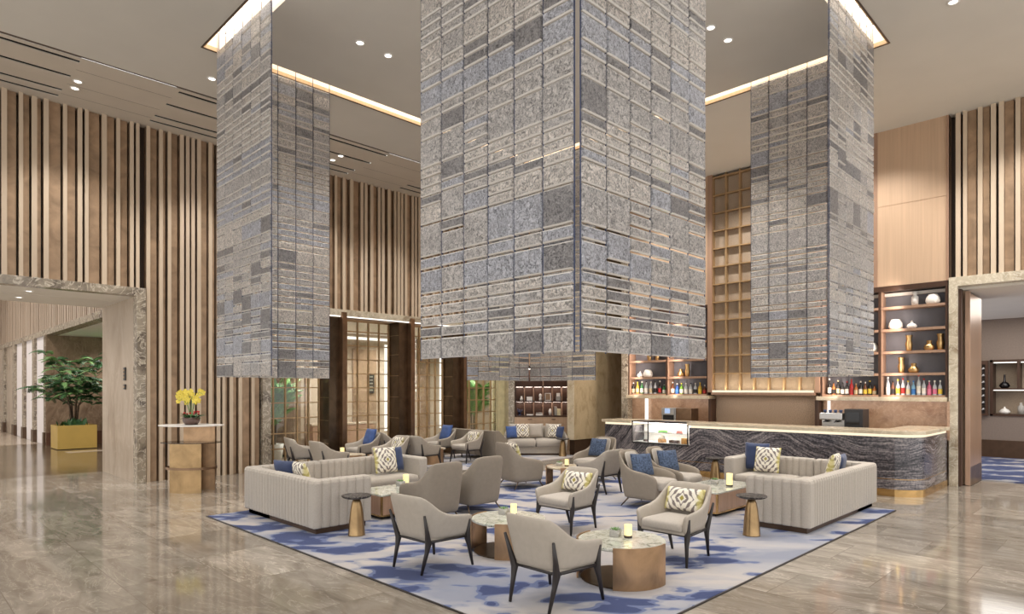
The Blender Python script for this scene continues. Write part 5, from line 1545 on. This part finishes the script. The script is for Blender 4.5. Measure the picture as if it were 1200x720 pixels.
# ------------------------------------------------------------------ planter tree in the hall
tp = thing('potted_tree', (4.35, 23.3, 0), 'bushy green tree in a square gold planter in the hall beyond the left doorway', 'plant')
pl = MB(); a = .5
pl.loft([[(-a, -a, .02), (a, -a, .02), (a, a, .02), (-a, a, .02)], [(-a, -a, .72), (a, -a, .72), (a, a, .72), (-a, a, .72)], [(-a + .04, -a + .04, .72), (a - .04, -a + .04, .72), (a - .04, a - .04, .72), (-a + .04, a - .04, .72)], [(-a + .04, -a + .04, .64), (a - .04, -a + .04, .64), (a - .04, a - .04, .64), (-a + .04, a - .04, .64)]])
pl.xf(Matrix.Rotation(0, 4, 'Z')).build('planter', M['goldbox'], tp)
tk = MB(); rn = random.Random(12); tips = []
for k in range(7):
    az = k * 2.4; x0 = .06 * math.cos(az); y0 = .06 * math.sin(az); ex = rn.uniform(.5, 1.2); hz = rn.uniform(1.9, 2.7)
    tk.tube([(x0, y0, .63), (x0 * 2, y0 * 2, 1.3), (math.cos(az) * ex * .5, math.sin(az) * ex * .5, hz * .85), (math.cos(az) * ex, math.sin(az) * ex, hz)], [.03, .024, .016, .008], 6)
    for q in range(9):
        s_ = .3 + .7 * q / 8
        tips.append((math.cos(az + rn.uniform(-.7, .7)) * ex * s_, math.sin(az + rn.uniform(-.7, .7)) * ex * s_, hz * (.62 + .42 * s_) + rn.uniform(-.3, .2)))
tk.build('trunk', M['bark'], tp, smooth=True)
fo = MB(); fo2 = MB()
for i, tpnt in enumerate(tips):
    for k in range(5):
        az = rn.uniform(0, 2 * PI)
        frond(fo if rn.random() < .7 else fo2, (tpnt[0], tpnt[1], tpnt[2]), az, rn.uniform(.4, .65), rn.uniform(.4, .9), rn.uniform(.6, 1.0), rn, 10, .12, .03)
fo.build('foliage', M['leaf_dark'], tp, recalc=False)
fo2.build('pale_foliage', M['leaf_pale'], tp, recalc=False)
ud = MB()
for k in range(90):
    az = rn.uniform(0, 2 * PI); r = rn.uniform(0, .42); c_ = Vector((r * math.cos(az), r * math.sin(az), .64)); h = rn.uniform(.12, .34)
    d_ = Vector((rn.uniform(-.5, .5), rn.uniform(-.5, .5), 1)).normalized() * h; s_ = Vector((math.cos(az + 1), math.sin(az + 1), 0)) * .05
    ud.add([c_, c_ + d_ * .6 + s_, c_ + d_, c_ + d_ * .6 - s_], [(0, 1, 2, 3)])
ud.build('underplanting', M['leaf_dark'], tp, recalc=False)
MB().box(-.46, .46, -.46, .46, .60, .635).build('soil', M['soil'], tp)
tp2 = copy_tree(tp); tp2.location = (5.95, 22.6, 0); tp2['label'] = 'second green tree half hidden behind the marble jamb beyond the left doorway'

# ------------------------------------------------------------------ lights
def area(name, loc, sx, sy, power, colr=(1, .96, .9), rot=(0, 0, 0), spread=PI):
    l = bpy.data.lights.new(name, 'AREA'); l.shape = 'RECTANGLE'; l.size = sx; l.size_y = sy; l.energy = power; l.color = colr; l.spread = spread
    o = bpy.data.objects.new(name, l); col.objects.link(o); o.location = loc; o.rotation_euler = rot
    return o
def spot(loc, power, ang=100, blend=.7, rad=.12, colr=(1, .965, .92)):
    l = bpy.data.lights.new('spot_lamp', 'SPOT'); l.energy = power; l.spot_size = math.radians(ang); l.spot_blend = blend; l.shadow_soft_size = rad; l.color = colr
    o = bpy.data.objects.new('spot_lamp', l); col.objects.link(o); o.location = loc
    return o
for (x, y), wh in dl:
    spot((x, y, CEIL - .03), 210)
for x, y in ((7.1, 6.3), (5.2, 5.2), (8.9, 7.6), (6.2, 4.0), (4.6, 6.6), (9.2, 5.6), (2.0, 6.0), (6.0, 1.6), (2.0, 10.0), (12.0, 1.6), (1.6, 2.2)):
    spot((x, y, CEIL - .03), 160)
for x, y in ((12.3, 10.3), (2.4, 12.6), (7.23, 12.6), (9.2, 12.3), (11.5, 12.2), (4.6, 12.4)):  # first spot added to brighten the dark far corner
    spot((x, y, CEIL - .05), 330)
for x, y in ((13.0, 8.5), (13.0, 6.2), (13.0, 3.8), (12.9, 1.5), (13.1, -.5)):
    spot((x, y, CEIL - .03), 420, 120)
# fill added without fixtures in lobby, hall and side room; passage has two downlights
for x, y in ((6.9, 15.6), (8.8, 15.6), (10.7, 15.6), (12.6, 15.6), (14.6, 16.0), (7.8, 17.2), (9.8, 17.2), (11.8, 17.2)):
    spot((x, y, 3.57), 290, 150, .8, .08)
for x, y in ((2.0, 14.4), (2.0, 15.5), (-.5, 14.9)):  # first two at the passage downlights, last one added
    spot((x, y, 3.55), 60, 150, .8, .08)
for x, y in ((5.0, 18.5), (5.2, 21.0), (5.6, 23.6)):
    spot((x, y, 3.5), 170, 150, .8, .08)
for x, y in ((1.5, 19), (1.5, 23), (1.5, 27), (1.5, 31), (-1.5, 21), (-1.5, 29)):
    spot((x, y, 7.45), 420, 140, .8, .1)
area('side_room_fill', (18.0, 1.0, 3.64), 4.5, 5.0, 200)  # added area fill, this ceiling has no fixture

# world: even ambient fill added, entering where the room is left unbuilt
w = bpy.data.worlds.new('world'); scn.world = w; w.use_nodes = True
nt = w.node_tree
bg = nt.nodes['Background']
bg.inputs['Color'].default_value = (1.0, .985, .965, 1)
bg.inputs['Strength'].default_value = 1.5

area('lattice_lamp', (XR - .10, 6.2, 1.8), .05, 2.2, 7, (1, .86, .66), (0, PI + .25, 0))
for yy, ln_ in ((8.65, 2.2), (6.2, 2.2), (3.8, 2.1)):
    area('backsplash_lamp', (XR + .0, yy, 1.555), .06, ln_, 1.6, (1, .92, .84), (0, -.35, 0))
area('case_lamp', (12.3, 7.5, 1.05), .1, 1.2, 9)
# ------------------------------------------------------------------ camera
cam = bpy.data.cameras.new('camera')
co = bpy.data.objects.new('camera', cam); col.objects.link(co)
co.location = (0, 0, 1.8)
co.rotation_euler = (PI / 2, 0, -PI / 4)
cam.sensor_width = 36
cam.lens = 36 * 747.6 / 1200
cam.shift_x = (600 - 599) / 1200
cam.shift_y = (456.6 - 360) / 1200
cam.clip_end = 200
scn.camera = co
vs = scn.view_settings
scn.display_settings.display_device = 'sRGB'
vs.view_transform = 'Standard'; vs.look = 'None'; vs.gamma = 1; vs.use_curve_mapping = False
vs.exposure = .12

for o in bpy.data.objects:
    if 'label' in o and not (4 <= len(o['label'].split()) <= 16): print('LABEL', len(o['label'].split()), o.name, o['label'])
